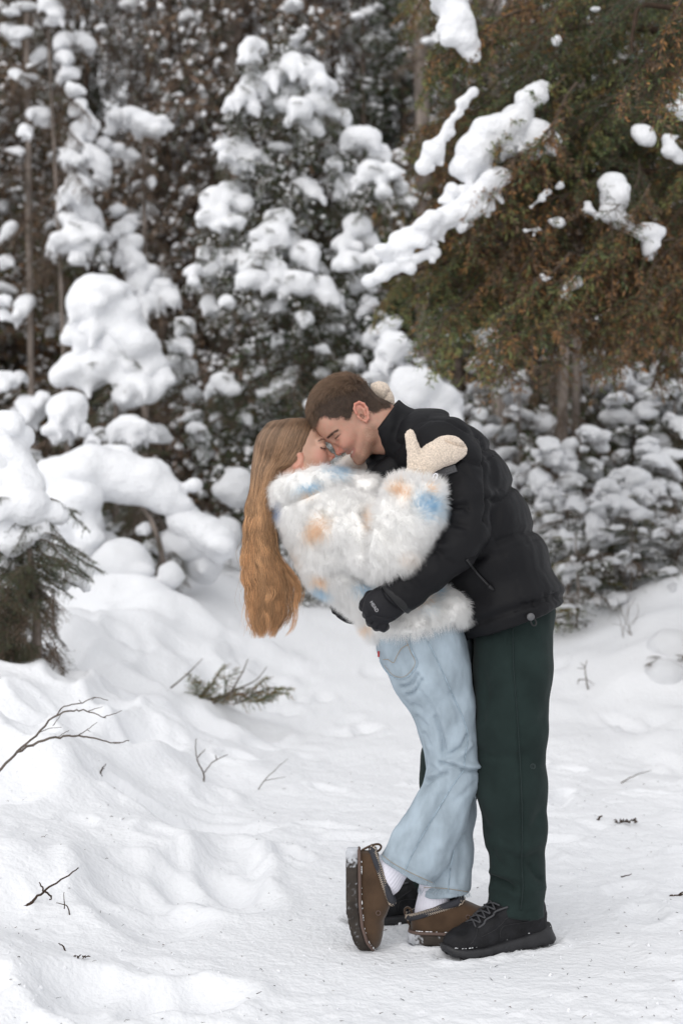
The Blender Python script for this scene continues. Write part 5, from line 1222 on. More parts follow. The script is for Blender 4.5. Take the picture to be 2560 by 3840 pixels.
col = np.ones((len(V), 3)) * np.array([0.50, 0.31, 0.228]); col *= 1 + 0.05 * fbm(V, 60, 13)[:, None]
col = blend(col, 0.65 * g(585, 1420, 60) + 0.5 * g(400, 1400, 125), (0.56, 0.22, 0.17))
er = (np.abs(V[:, 1] - HEADY) > 312 * q) & (np.abs(x3 - 58) < 90) & (np.abs(y3 - 1480) < 120)
col = blend(col, 0.5 * er, (0.55, 0.20, 0.14))
lipd = np.minimum(polydist(x3, y3, [(530, 1545), (500, 1540), (455, 1528)]) / 19, polydist(x3, y3, [(530, 1590), (502, 1580), (458, 1532)]) / 21)
col = blend(col, sstep(1.25, 0.8, lipd), (0.42, 0.15, 0.14))
br = polydist(x3, y3, [(376, 1188), (420, 1165), (462, 1168)]); col = blend(col, sstep(15, 6, br) * 0.6, (0.07, 0.042, 0.028))
scalp = inpoly(x3, y3, [(-700, 700), (330, 700), (300, 950), (215, 1110), (115, 1270), (25, 1350), (-60, 1350), (-100, 1600), (-700, 1700)]) & (V[:, 2] > 1.22)
col = blend(col, scalp * 0.95, (0.10, 0.062, 0.038))
woman = obj('person', make_mesh('person', V - wom_loc, Q, col), M_SKIN, None, wom_loc)
tag(woman, 'long-haired woman in white fluffy coat and light blue jeans leaning back in the embrace', 'person')
face_hairs('c3', [(372, 1190), (415, 1166), (464, 1168)], 70, (4, 4), (-0.8, 0.1), 0.0045, V, N, (0.085, 0.052, 0.035), woman, 'eyebrow', 0.00015)
face_hairs('c3', [(392, 1280), (430, 1296), (470, 1298)], 55, (2, 2), (0.5, 0.55), 0.0055, V, N, (0.02, 0.014, 0.012), woman, 'eyelashes', 0.00016)
e = W('c3', 88, 1518, HEADY - 336 * q)
mb = MB(); mb.add(*tube([e, e - [0, 0.002, 0], e - [0, 0.003, 0]], [0.0016, 0.0018, 0.0008], 8)); v, f, _ = mb.get(); part('ear_stud', v, f, M_SILVER, woman)

# coat
F = Field(np.arange(W('s', 985, 0, 4)[0], W('s', 1840, 0, 4)[0] + 0.02, 0.0065), np.arange(3.58, 4.36, 0.0072), np.arange(0.80, 1.46, 0.0065))
R1 = lambda r: Rr('c1', r, 4.0)
F.chain([C1(560, 885, 4.0), C1(690, 1130, 4.0), C1(835, 1275, 4.0), C1(1000, 1420, 4.0), C1(1105, 1550, 3.995), C1(1140, 1640, 3.995)],
        [R1(262), R1(248), R1(200), R1(206), R1(280), R1(318)], [1.35, 1.4, 1.55, 1.6, 1.35, 1.3], 0.03)
F.ell(C1(1310, 1440, 3.95), [R1(125), 0.13, R1(125)], None, 0.03)
F.ell(C1(800, 770, 3.99), [R1(120), 0.14, R1(90)], None, 0.03)
F.half(C1(1100, 1562, 4.0), W('c1', 1100 + 150, 1562 + 660, 4) - W('c1', 1100, 1562, 4), 0.02)
F.chain([C1(1188, 1640, 3.78), C1(1182, 1500, 3.80)], [0.012, 0.003], 4, 0.01, 'sub')
G = Field(*F.ax)
G.chain([C1(590, 880, 3.89), C1(780, 990, 3.82), C1(920, 1088, 3.755), C1(985, 1075, 3.735), C1(1065, 910, 3.715), C1(1115, 730, 3.705)], [R1(185), R1(178), R1(172), R1(165), R1(158), R1(150)], 0.95, 0.02)
G.half(C1(1117, 716, 3.705), W('c1', 1117 + 25, 716 - 180, 3.7) - W('c1', 1117, 716, 3.7), 0.02)
F.put(G.f, (slice(None),) * 3, 0.01, 'add')
G = Field(*F.ax)
G.chain([C1(610, 850, 4.14), C1(820, 660, 4.20), C1(980, 420, 4.16)], [R1(165), R1(140), R1(120)], 1, 0.02)
F.put(G.f, (slice(None),) * 3, 0.01, 'add')
G = Field(*F.ax)          # the wide fur collar lying round the neck
G.chain([C1(695, 706, 3.885), C1(560, 704, 3.865), C1(430, 735, 3.875), C1(345, 770, 3.93), C1(320, 790, 4.0), C1(350, 770, 4.07), C1(470, 715, 4.13), C1(640, 690, 4.14), C1(715, 650, 4.12)],
        [R1(38), R1(54), R1(72), R1(70), R1(68), R1(68), R1(65), R1(58), R1(52)], 1.0, 0.02)
F.put(G.f, (slice(None),) * 3, 0.004, 'add')
F.chain([C1(770, 742, 3.90), C1(862, 735, 3.89)], [R1(40), R1(48)], 1.2, 0.01)
V, Q = F.mesh(2); N = normals(V, Q)
V = V + N * (fbm(V, 18, 91) * 0.006)[:, None]
N = normals(V, Q)
V = folds(V, N, 'c1', [([(800, 890), (820, 1000), (805, 1120), (830, 1240)], 24, -0.032), ([(600, 1240), (720, 1275), (860, 1315), (960, 1300)], 24, -0.024), ([(290, 860), (420, 810), (560, 755), (700, 735)], 14, -0.014),
    ([(860, 960), (960, 1040)], 25, -0.008), ([(740, 650), (745, 750)], 12, -0.008)])
N = normals(V, Q)
coat = part('coat', V, Q, M_FURSKIN, woman)
n = 200000
P0, fi = sample(V, Q, n); N0 = np.stack([N[Q[fi, c]] for c in range(4)]).mean(0); N0 /= np.linalg.norm(N0, axis=1)[:, None]
x1, y1 = to_crop('c1', P0)
down = np.array([0.25, 0, -0.75])
onsl = polydist(x1, y1, [(640, 930), (920, 1088), (985, 1075), (1065, 910), (1115, 730)]) < 165
wu = (onsl * sstep(3.90, 3.80, P0[:, 1]) * sstep(1080, 820, y1))[:, None]; lay = wu * np.array([0.15, 0, 0.55]) + (1 - wu) * down
cl = np.stack([vnoise(P0, 55, s) for s in (31, 32, 33)], 1) + 0.6 * np.stack([vnoise(P0, 140, s) for s in (34, 35, 36)], 1)
d = N0 * 0.54 + 0.62 * lay + 0.40 * cl + 0.2 * RNG.normal(size=P0.shape)
d /= np.linalg.norm(d, axis=1)[:, None]
bend = lay * 0.35 + cl * 0.25 + np.array([0, 0, -0.12])
L = (0.018 + 0.013 * RNG.random(n) + 0.005 * vnoise(P0, 25, 37))[:, None]
ts = np.linspace(0, 1, 5)
S = np.stack([P0 - N0 * 0.002 + L * (d * t + bend * t * t * 0.6) for t in ts], 1)
fc = np.ones((n, 3)) * np.array([0.965, 0.96, 0.95]) * (0.97 + 0.03 * RNG.random((n, 1)))
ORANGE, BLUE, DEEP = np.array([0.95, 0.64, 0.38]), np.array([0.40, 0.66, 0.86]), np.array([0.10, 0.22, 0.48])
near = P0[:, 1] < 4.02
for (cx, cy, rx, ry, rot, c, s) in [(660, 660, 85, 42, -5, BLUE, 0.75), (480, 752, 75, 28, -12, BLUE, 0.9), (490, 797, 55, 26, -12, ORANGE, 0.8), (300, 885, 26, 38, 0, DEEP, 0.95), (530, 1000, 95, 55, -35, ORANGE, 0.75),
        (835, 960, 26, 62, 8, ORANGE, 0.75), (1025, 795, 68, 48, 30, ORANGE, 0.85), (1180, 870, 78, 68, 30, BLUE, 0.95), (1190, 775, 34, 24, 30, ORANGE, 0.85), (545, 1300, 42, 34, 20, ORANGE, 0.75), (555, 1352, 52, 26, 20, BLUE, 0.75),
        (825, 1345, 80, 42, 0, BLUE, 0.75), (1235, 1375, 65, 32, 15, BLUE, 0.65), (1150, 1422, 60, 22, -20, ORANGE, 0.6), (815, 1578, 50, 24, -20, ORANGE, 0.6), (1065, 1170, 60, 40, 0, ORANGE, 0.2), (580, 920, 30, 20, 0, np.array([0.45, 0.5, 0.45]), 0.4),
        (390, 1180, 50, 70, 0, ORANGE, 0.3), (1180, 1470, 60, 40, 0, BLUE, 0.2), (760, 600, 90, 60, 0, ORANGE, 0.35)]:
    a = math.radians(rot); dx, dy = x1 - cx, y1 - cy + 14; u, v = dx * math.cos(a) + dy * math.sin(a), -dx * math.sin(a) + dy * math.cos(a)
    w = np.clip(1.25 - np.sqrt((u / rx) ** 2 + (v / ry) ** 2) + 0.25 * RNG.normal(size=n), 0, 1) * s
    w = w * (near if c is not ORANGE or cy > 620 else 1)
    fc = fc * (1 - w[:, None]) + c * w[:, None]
tipw = np.array([0.94, 0.96, 0.98, 1.0, 1.0])
hair('fur', S, np.array([1, 0.95, 0.8, 0.55, 0.15]) * 0.00022, M_FUR, coat, fc[:, None, :] * tipw[None, :, None])
e = [W('c4', x, y, 3.655) for x, y in [(690, 1080), (705, 1000), (740, 965), (775, 970), (775, 1020), (745, 1070), (700, 1110)]]
V, Q = tube(spline(e, 24), 0.0014, 6); part('hanging_loop', V, Q, M_WHITE, coat)

# long hair
yk = np.array([95, 150, 280, 400, 500, 560, 610, 800, 1000, 1200, 1400, 1600, 1750, 1900, 2100, 2250, 2330.])
Lk = np.array([440, 330, 228, 195, 182, 174, 168, 152, 110, 98, 88, 72, 88, 112, 128, 136, 145.])
Rk = np.array([790, 814, 762, 722, 645, 604, 520, 440, 400, 415, 432, 460, 500, 520, 495, 455, 410.])
n, K = 14000, 30
ncl = 110; cid = RNG.integers(0, ncl, n); cu = np.linspace(0.02, 0.98, ncl); RNG.shuffle(cu)
u0 = RNG.random(n)
cv = np.where(RNG.random(ncl) < 0.6, -1 + 0.35 * RNG.random(ncl), -1 + 2 * RNG.random(ncl)); v0 = np.clip(cv[cid] + 0.18 * RNG.normal(size=n), -1, 1)
shell = RNG.random(n) < 0.5; v0 = np.where(shell, -1 + 0.12 * RNG.random(n), v0)
cu_s = cu[cid]
ytop = 98 + 60 * np.abs(u0 - 0.62) ** 1.5 + 30 * RNG.random(n); yend = 2340 - 430 * RNG.random(ncl)[cid] ** 1.5 - 110 * RNG.random(n) - 300 * (RNG.random(n) < 0.12) * RNG.random(n)
yend = np.where(RNG.random(n) < 0.06, 700 + 1300 * RNG.random(n), yend)
ts = np.linspace(0, 1, K) ** 0.9
phc = RNG.random(ncl) * 6.28; lam = 330 + 330 * RNG.random(ncl); amp = 13 + 28 * RNG.random(ncl); phd = RNG.random(ncl) * 6.28
flyx = np.where(RNG.random(n) < 0.04, RNG.normal(size=n) * 60, 0)
P = np.zeros((n, K, 3)); colr = np.zeros((n, K, 3)); tone = (0.75 + 0.5 * RNG.random(n)) * (1 + 0.32 * vnoise(np.stack([u0 * 46, v0 * 2, 0 * u0], 1), 1, 57)) * (0.62 + 0.76 * RNG.random(ncl))[cid]; wisp = (RNG.random(ncl) < 0.16)[cid] * (u0 > 0.3)
skc = to_crop('cH', H(-85, 1195)[None]); skx, sky_ = skc[0][0], skc[1][0]
pxm = HEADY / FPX / 2.7
for k, t in enumerate(ts):
    y = ytop + (yend - ytop) * t
    low = sstep(500, 1700, y)
    u = u0 + (cu_s - u0) * (0.79 * low) + wisp * 0.30 * sstep(1300, 1850, y) * (0.4 + cu_s) + (RNG.random(n) - 0.5) * 0.004
    lx, rx = np.interp(y, yk, Lk), np.interp(y, yk, Rk)
    wv = low * amp[cid] * np.sin(2 * np.pi * y / lam[cid] + phc[cid]) + low * 7 * np.sin(2 * np.pi * y / (260 + 240 * u0 * (cid % 7) / 7) + 40 * u0) + 4 * vnoise(np.stack([u0 * 9 + cid, y / 160, cid * 0.37], 1), 1, 51) * (0.4 + low)
    x = lx + u * (rx - lx) + wv + flyx * t * t
    # beside the skull the hair lies on its surface, below it the mass is an oval sheet
    a, b = (x - skx) * pxm, (y - sky_) * pxm
    e1 = (a * fd[0] + b * fd[1]) / (455 * q); e2 = (a * -fd[1] + b * fd[0]) / (372 * q)
    T = 398 * q * np.sqrt(np.clip(1 - e1 ** 2 - e2 ** 2, 0, 1))
    D = 0.062 * np.sqrt(np.clip(1 - (2 * u - 1) ** 2, 0.02, 1)) * sstep(80, 700, y)
    T = np.maximum(T, 372 * q * np.exp(-(np.hypot(x - 560, y - 500) / 150) ** 4)); half = np.maximum(T, D)
    yy = HEADY + 0.004 * low + v0 * half + low * 0.006 * np.sin(2 * np.pi * y / (lam[cid] * 1.2) + phd[cid])
    P[:, k] = np.stack([(880 + x / 2.7 - 1280) * yy / FPX, yy, CAM_H + (1920 - 1530 - y / 2.7) * yy / FPX], 1)
    c = np.array([0.23, 0.142, 0.086]) * (1 - sstep(150, 1500, y))[:, None] + np.array([0.52, 0.30, 0.15]) * sstep(150, 1500, y)[:, None]
    colr[:, k] = c * tone[:, None]
rad = np.interp(ts, [0, 0.1, 0.8, 1], [0.00024, 0.00034, 0.00028, 0.0001])
hair('hair', P, rad, M_LHAIR, woman, colr)

# mittens
c4 = lambda X, Y, d: W('c4', X, Y, d)
R4 = lambda r: Rr('c4', r, 3.75)
def mitten(chain, thumb, ys, folds_, crop, extra=()):
    P = np.array([p for p, r in chain + thumb]); lo, hi = P.min(0) - 0.08, P.max(0) + 0.08
    F = Field(*[np.arange(lo[k], hi[k], 0.0032) for k in range(3)])
    F.chain([p for p, r in chain], [r for p, r in chain], ys, 0.012)
    F.chain([p for p, r in thumb], [r for p, r in thumb], 0.9, 0.016)
    V, Q = F.mesh(1); N = normals(V, Q)
    V = folds(V, N, crop, folds_)
    N = normals(V, Q)
    V = V + N * (np.abs(vnoise(V, 230, 95)) * 0.0016 + vnoise(V, 420, 96) * 0.0007)[:, None]
    return part('mitten', V, Q, M_MITT, woman)
mitten([(c4(400, 960, 3.70), R4(205)), (c4(520, 780, 3.705), R4(215)), (c4(720, 640, 3.725), R4(225)), (c4(920, 545, 3.745), R4(245)), (c4(1080, 520, 3.755), R4(205)), (c4(1200, 535, 3.76), R4(105))],
       [(c4(350, 680, 3.70), R4(105)), (c4(320, 450, 3.70), R4(84)), (c4(278, 262, 3.70), R4(66)), (c4(284, 200, 3.70), R4(38))], 0.62,
       [([(930, 345), (1020, 380), (1120, 420), (1285, 465)], 22, -0.009), ([(960, 300), (1080, 330), (1200, 400)], 45, 0.005), ([(200, 850), (380, 900), (560, 1000)], 18, -0.005), ([(420, 430), (470, 560)], 35, -0.004)], 'c4')
c3_ = lambda X, Y, d: W('c3', X, Y, d)
mitten([(c3_(1400, 690, 4.06), 105 * q), (c3_(1340, 570, 4.045), 120 * q), (c3_(1280, 455, 4.03), 122 * q), (c3_(1245, 425, 4.02), 105 * q)], [(c3_(1300, 520, 4.05), 90 * q), (c3_(1240, 470, 4.07), 70 * q), (c3_(1180, 380, 4.08), 48 * q)], 0.9,
       [([(1400, 470), (1380, 530), (1320, 590)], 22, -0.006)], 'c3')

# jeans
F = Field(np.arange(W('s', 1395, 0, 4)[0], W('s', 1810, 0, 4)[0], 0.0052), np.arange(3.74, 4.26, 0.006), np.arange(0.13, 0.98, 0.0052))
R2 = lambda r: Rr('c2', r, 3.95)
F.chain([C2(500, 130, 3.96), C2(512, 240, 3.95), C2(572, 420, 3.94), C2(642, 620, 3.935), C2(683, 800, 3.93), C2(704, 950, 3.925), C2(694, 1060, 3.925), C2(622, 1260, 3.925), C2(515, 1450, 3.925), C2(412, 1625, 3.925)],
        [R2(240), R2(248), R2(230), R2(182), R2(150), R2(136), R2(148), R2(162), R2(172), R2(184)], [1.1, 1.1, 1.0, 1.0, 0.95, 0.95, 0.9, 0.85, 0.8, 0.78], 0.02)
F.half(C2(430, 1598, 3.925), np.array([-0.47, 0, -0.88]))
G = Field(*F.ax)
G.chain([C2(540, 130, 4.05), C2(570, 300, 4.06), C2(640, 620, 4.06), C2(694, 950, 4.05), C2(694, 1250, 4.035), C2(678, 1480, 4.01), C2(650, 1740, 3.985)],
        [R2(235), R2(240), R2(182), R2(145), R2(140), R2(144), R2(154)], 0.95, 0.02)
G.half(C2(650, 1722, 3.99), np.array([0.06, 0, -1]))
F.put(G.f, (slice(None),) * 3, 0.012, 'add')
F.ell(C2(530, 220, 4.0), [R2(235), 0.165, 0.13], None, 0.03)
V, Q = F.mesh(2); N = normals(V, Q)
V = V + N * (fbm(V * np.array([1, 1, 0.7]), 20, 101) * 0.003)[:, None]
V = folds(V, N, 'c2', [([(845, 1003), (770, 1000), (690, 965), (625, 962)], 11, -0.0149), ([(840, 985), (760, 972), (680, 945)], 22, 0.0135), ([(625, 980), (680, 975), (740, 992)], 12, 0.0068),
    ([(790, 800), (760, 860), (700, 905), (650, 922)], 13, -0.0108), ([(800, 850), (740, 910), (680, 935)], 20, 0.0095), ([(545, 1075), (590, 1045), (660, 1020)], 14, -0.0121), ([(560, 1040), (640, 1005)], 18, 0.0081),
    ([(570, 980), (620, 1020)], 14, -0.0081), ([(480, 500), (560, 600), (620, 720), (650, 880)], 16, -0.0081), ([(520, 520), (600, 650), (650, 800)], 30, 0.0081), ([(600, 690), (640, 820), (640, 900)], 14, -0.0095),
    ([(400, 515), (450, 500), (490, 440)], 13, -0.0135), ([(435, 560), (470, 540), (520, 470)], 12, -0.0121), ([(445, 535), (480, 510)], 14, 0.0095), ([(470, 620), (510, 640)], 14, -0.0081), ([(490, 690), (540, 740)], 14, -0.0068),
    ([(690, 560), (730, 650), (740, 720)], 20, -0.0054), ([(740, 300), (790, 450), (800, 620)], 34, 0.0054), ([(530, 790), (560, 850)], 12, -0.0081),
    ([(600, 1130), (520, 1300), (440, 1440)], 30, 0.0068), ([(640, 1150), (560, 1330), (500, 1480)], 24, -0.0054), ([(760, 1120), (690, 1300), (640, 1450)], 30, 0.0068), ([(400, 1350), (350, 1470)], 22, -0.0054),
    ([(720, 1180), (790, 1110), (835, 1080)], 18, -0.0054), ([(680, 1500), (672, 1690)], 7, 0.0030), ([(750, 1450), (740, 1660)], 20, -0.0054), ([(600, 1640), (590, 1700)], 14, -0.0054),
    ([(280, 1488), (430, 1572), (600, 1655)], 7, -0.0025), ([(495, 1690), (660, 1695), (800, 1712)], 6, -0.0025)])
jeans = part('jeans', V, Q, M_DENIM, woman); N = normals(V, Q); JNV, JNN = V, N
def trim(line, depth, r, m, name, n=50, off=0.0004, parent=jeans):
    V2, Q2 = tube(snap(spline(Wv('c2', line, depth), n), JNV, JNN, off), r, 5); return part(name, V2, Q2, m, parent)
trim([(508, 170), (560, 255), (640, 420), (700, 560), (760, 690), (789, 790), (776, 900), (768, 985)], 3.85, 0.0012, M_DENIM2, 'side_seam')
trim([(766, 1000), (700, 1090), (620, 1220), (560, 1320), (470, 1480), (420, 1588)], 3.85, 0.0012, M_DENIM2, 'side_seam')
trim([(708, 1470), (690, 1560), (680, 1640), (672, 1712)], 3.9, 0.0012, M_DENIM2, 'side_seam', 20)
pk = trim([(270, 355), (300, 410), (350, 455), (425, 458), (492, 376), (462, 300), (436, 222)], 3.85, 0.0013, M_DENIM2, 'pocket_seam', 60)
trim([(290, 352), (318, 350), (352, 368), (372, 330), (400, 285), (440, 262)], 3.85, 0.0008, M_THREAD, 'stitching', 40, 0.0006, pk)
trim([(300, 385), (354, 444), (422, 447), (478, 374), (450, 300), (424, 228)], 3.85, 0.0006, M_THREAD, 'stitching', 50, 0.0006, pk)
trim([(290, 1502), (350, 1548), (430, 1592), (510, 1630), (585, 1664)], 3.85, 0.0008, M_THREAD, 'hem_stitching', 40, 0.0003)
trim([(505, 1692), (580, 1692), (672, 1698), (790, 1716)], 3.9, 0.0008, M_THREAD, 'hem_stitching', 30, 0.0003)
tb = snap(Wv('c2', [(268, 303), (270, 332)], 3.9), JNV, JNN, 0.002); V2, Q2 = slab(tb.mean(0) + np.array([-0.002, 0, 0]), np.array([0.94, -0.34, 0.0]), np.array([0, 0, 1.0]), 0.0030, 0.0080, 0.002); part('red_tab', V2, Q2, M_RED, jeans, smooth=False)
# frayed hem threads
hp = []
for line, dd in (([(272, 1512), (430, 1610), (592, 1684)], 3.85), ([(497, 1716), (660, 1720), (800, 1738)], 3.9)):
    pts = spline(Wv('c2', line, dd), 160)
    for p in pts: p[1] += RNG.normal() * 0.012; hp.append(p)
hp = np.array(hp); ff = np.array([0.05, 0, -1.0]) + 0.5 * RNG.normal(size=hp.shape)
S = np.stack([hp + [0, 0, 0.004] + ff * 0.007 * t for t in (0, 0.5, 1)], 1); hair('frayed_threads', S, np.array([0.0005, 0.0004, 0.0002]), M_FUR, jeans, np.ones((len(hp), 3, 3)) * np.array([0.45, 0.52, 0.57]))

# socks: ribbed knit
def sock(pts, rs, nr, ys):
    prof = lambda th, i: 1 + 0.012 * np.cos(nr * th)
    c = np.array(pts).mean(0)
    V, Q = tube(spline(pts, 20), np.interp(np.linspace(0, 1, 20), np.linspace(0, 1, len(rs)), rs), nr * 6, prof=prof)
    ysc = np.concatenate([np.repeat(np.linspace(ys[0], ys[1], 20), nr * 6), [1, 1]]); V[:, 1] = c[1] + (V[:, 1] - c[1]) * ysc
    return part('sock', V, Q, M_SOCK, woman)
S5 = lambda X, Y, d: W('c5', X, Y, d)
R5 = lambda r: Rr('c5', r, 3.93)
sock([S5(860, 260, 3.928), S5(690, 425, 3.928), S5(575, 550, 3.928), S5(500, 610, 3.928)], [R5(195), R5(228), R5(272), R5(265)], 34, (0.95, 0.54))
sock([S5(1235, 640, 3.975), S5(1232, 800, 3.975), S5(1222, 960, 3.975), S5(1215, 1100, 3.975)], [R5(195), R5(208), R5(236), R5(255)], 34, (0.95, 0.58))

# platform clogs
def make_clog(origin, dt, dv):
    L = 0.285; h = 0.0036
    wd = [(0, 0.042), (0.06, 0.050), (0.12, 0.048), (0.19, 0.039), (0.24, 0.038), (L, 0.038)]
    rand_ = [(0, 0.079), (0.011, 0.072), (0.035, 0.057), (0.08, 0.0435), (0.14, 0.038), (L, 0.037)]
    F = Field(np.arange(-0.02, L + 0.02, h), np.arange(-0.066, 0.067, h), np.arange(-0.01, 0.15, h))
    up = rounded(0.004, L - 0.008, [(a, b - 0.004) for a, b in wd])
    lo = [(a, b - 0.03) for a, b in rand_]
    shoe_field(F, up, lo, [(0, 0.082), (0.008, 0.088), (0.02, 0.096), (0.04, 0.101), (0.085, 0.104), (0.108, 0.115), (0.131, 0.125), (0.16, 0.128), (0.2, 0.125), (L, 0.115)], 2.5)
    a, b = np.array([0.276, 0, 0.074]), np.array([0.142, 0, 0.125])
    nn = np.array([-(b - a)[2], 0, (b - a)[0]]); nn = nn if nn[2] > 0 else -nn
    F.half((a + b) / 2, nn)
    V, Q = F.mesh(2); N = normals(V, Q); V = V + N * (fbm(V, 30, 111) * 0.0014)[:, None]
    PL = lambda v: place(v, origin, dt, dv)
    c = part('clog', PL(V), Q, M_SUEDE, woman)
    F = Field(np.arange(-0.02, L + 0.02, h), np.arange(-0.066, 0.067, h), np.arange(-0.02, 0.10, h))
    bot = [(0, 0.040), (0.012, 0.030), (0.035, 0.018), (0.08, 0.006), (0.12, 0.0), (0.27, 0.0), (L, 0.004)]
    bot = [(t, interp(bot, t) + 0.0018 * (math.sin(t * 420) > 0.3)) for t in np.linspace(0, L, 150)]
    shoe_field(F, rounded(-0.002, L, [(p, w_ + 0.003) for p, w_ in wd]), bot, [(p, w_ - 0.002) for p, w_ in rand_], 6.0)
    V, Q = F.mesh(1)
    fr_w = sstep(-0.1, 0.9, fbm(V, 170, 121) * 0.8 + 2.6 * (V[:, 0] - 0.235) / 0.05 * (V[:, 0] > 0.2) - 0.45) * (V[:, 2] < 0.036)
    cs = np.ones((len(V), 3)) * np.array([0.040, 0.033, 0.028]); cs = blend(cs, 0.8 * fr_w, (0.6, 0.62, 0.66))
    part('sole', PL(V), Q, M_SOLE, c, cs)
    ring = rounded(-0.001, L - 0.002, [(p, w_ + 0.001) for p, w_ in wd])
    pts = [(t, w_, interp(rand_, t)) for t, w_ in ring[2:-1]]; pts = pts + [(t, -w_, v) for t, w_, v in reversed(pts)]; pts.append(pts[0])
    V, Q = tube(np.array(pts), 0.0046, 8, cap=False); part('rand', PL(V), Q, M_RAND, c)
    tt = np.linspace(0.272, 0.146, 30); wl = np.array([interp(up, t) for t in tt]) * np.linspace(0.93, 0.72, 30)
    ed = lambda s: np.stack([tt, s * wl, np.interp(tt, [b[0], a[0]], [b[2], a[2]])], 1)
    near_, far_ = ed(1), ed(-1)
    loop = np.concatenate([near_, [[0.136, 0.012, 0.129], [0.136, -0.012, 0.129]], far_[::-1], [[0.279, -0.014, 0.073], [0.279, 0.014, 0.073]], near_[:1]])
    V, Q = tube(spline(loop, 120), 0.0100, 10, cap=False); bd = part('binding', PL(V), Q, M_BIND, c)
    e2 = spline(loop, 420); cen = e2.mean(0)
    out_ = e2 - cen; out_[:, 2] = 0; out_ /= np.linalg.norm(out_, axis=1)[:, None]
    nu = nn / np.linalg.norm(nn)
    for rowo in (0.0052, -0.0046):
        zz_ = []
        for i in range(0, 420, 3):
            o = rowo + (0.0034 if (i // 3) % 2 else -0.0034); o = max(-0.0086, min(0.0086, o))
            zz_.append(e2[i] + nu * o + out_[i] * math.sqrt(max(0.0100 ** 2 - o * o, 0)) * 1.0 + out_[i] * 0.0006)
        V, Q = tube(np.array(zz_), 0.0017, 4, cap=False); part('zigzag_stitching', PL(V), Q, M_CREAM, bd)
    lp = spline([(0.276, 0, 0.045), (0.284, 0, 0.060), (0.291, 0, 0.078), (0.292, 0, 0.092), (0.284, 0, 0.098), (0.274, 0, 0.090), (0.272, 0, 0.076)], 24)
    V, Q = tube(lp, 0.0030, 8); V[:, 1] *= 2.4; part('heel_tab', PL(V), Q, M_SUEDE, c)
    th = np.linspace(0, 2 * math.pi, 17); mb = MB()
    mb.add(*tube(np.stack([0.115 + 0.006 * np.cos(th), np.full(17, 0.0445), 0.088 + 0.006 * np.sin(th)], 1), 0.0014, 5, cap=False))
    v, f, _ = mb.get(); part('stamped_emblem', PL(v), f, M_RAND, c)
    mb = MB()
    for i in range(26):
        t = random.uniform(0.01, L - 0.02); w_ = interp(ring, t); p = np.array([t, w_ + 0.001, interp(rand_, t) + 0.006]); r = random.uniform(0.0006, 0.0016)
        mb.add(*tube([p - [r * 2.2, 0, 0], p, p + [r * 2.2, 0, 0]], [r * 0.4, r, r * 0.4], 5))
    v, f, _ = mb.get(); tag(part('clinging_snow', PL(v), f, M_FROST, c), kind='stuff')
    return c
o = W('c5', 62, 1545, 3.925)
make_clog(o, np.array([-0.005, 0.0, 1.0]), (1, 0, 0.0))
o = W('c5', 885, 1440, 3.978); o[2] = 0.0
make_clog(o + np.array([0.282, -0.03, 0]), (-1, 0.11, 0), (0, 0, 1))
# ------------------------------------------------------------------ twigs and litter on the snow
rs = np.random.default_rng(211)
def twig_thing(name, label, lines, base, m=M_TWIG, cat='twig', group=None, jitter=0.0):
    """lines: list of (points in scene coordinates, radius at start, radius at end)"""
    t = None
    mb = MB()
    for P, r0, r1 in lines:
        n = max(8, 4 * len(P)); S = spline(P, n); S[1:-1] += rs.normal(size=(n - 2, 3)) * r0 * 0.35
        v, f = tube(S, np.linspace(r0, r1, n), 6); mb.add(v, f)
    v, f, _ = mb.get(); o = obj(name, make_mesh(name, v - np.array(base), f), m, None, base)
    return tag(o, label, cat, group)
LF = lambda pts, Y: [W('s', x / 1.206, 2500 + y / 1.206, Y) for x, y in pts]
Yb = 4.75
bb = twig_thing('bare_branch', 'long bare twig arching in from the left edge over the snow bank', [
    (LF([(-60, 540), (0, 470), (80, 385), (170, 305), (265, 215), (340, 195), (400, 202), (480, 232)], Yb), 0.0058, 0.0016), (LF([(80, 385), (190, 338), (290, 315), (350, 312), (430, 324), (510, 345), (585, 335)], Yb - 0.05), 0.0048, 0.0014),
    (LF([(255, 225), (290, 182), (370, 163), (430, 140), (490, 152)], Yb + 0.05), 0.0026, 0.0010), (LF([(400, 202), (430, 190), (465, 182)], Yb), 0.0018, 0.0008), (LF([(470, 228), (520, 212), (553, 198)], Yb), 0.0018, 0.0008), (LF([(170, 305), (220, 280), (280, 275)], Yb), 0.0018, 0.0008), (LF([(240, 268), (275, 220)], Yb), 0.0016, 0.0010),
    (LF([(355, 310), (395, 285), (440, 252)], Yb - 0.05), 0.0020, 0.0009), (LF([(265, 318), (300, 295), (315, 288)], Yb - 0.05), 0.0016, 0.0008), (LF([(370, 163), (358, 150)], Yb), 0.0014, 0.0008), (LF([(395, 285), (410, 295)], Yb - 0.05), 0.0013, 0.0007), (LF([(430, 140), (415, 152)], Yb + 0.05), 0.0012, 0.0007), (LF([(510, 345), (545, 348)], Yb - 0.05), 0.0013, 0.0008)], W('s', -50, 2950, Yb), M_TWIG2)
def on_ground(c, pts, lift=0.0):
    return [hit(c, x, y) + np.array([0, 0, lift]) for x, y in pts]
def upright(c, root, pts):
    """a twig that stands in the snow: the root is on the ground, the rest at the same distance"""
    g = hit(c, *root); return [g - [0, 0, 0.02]] + [W(c, x, y, g[1]) for x, y in pts], g
lf = lambda x, y: (x / 1.206, 2500 + y / 1.206)
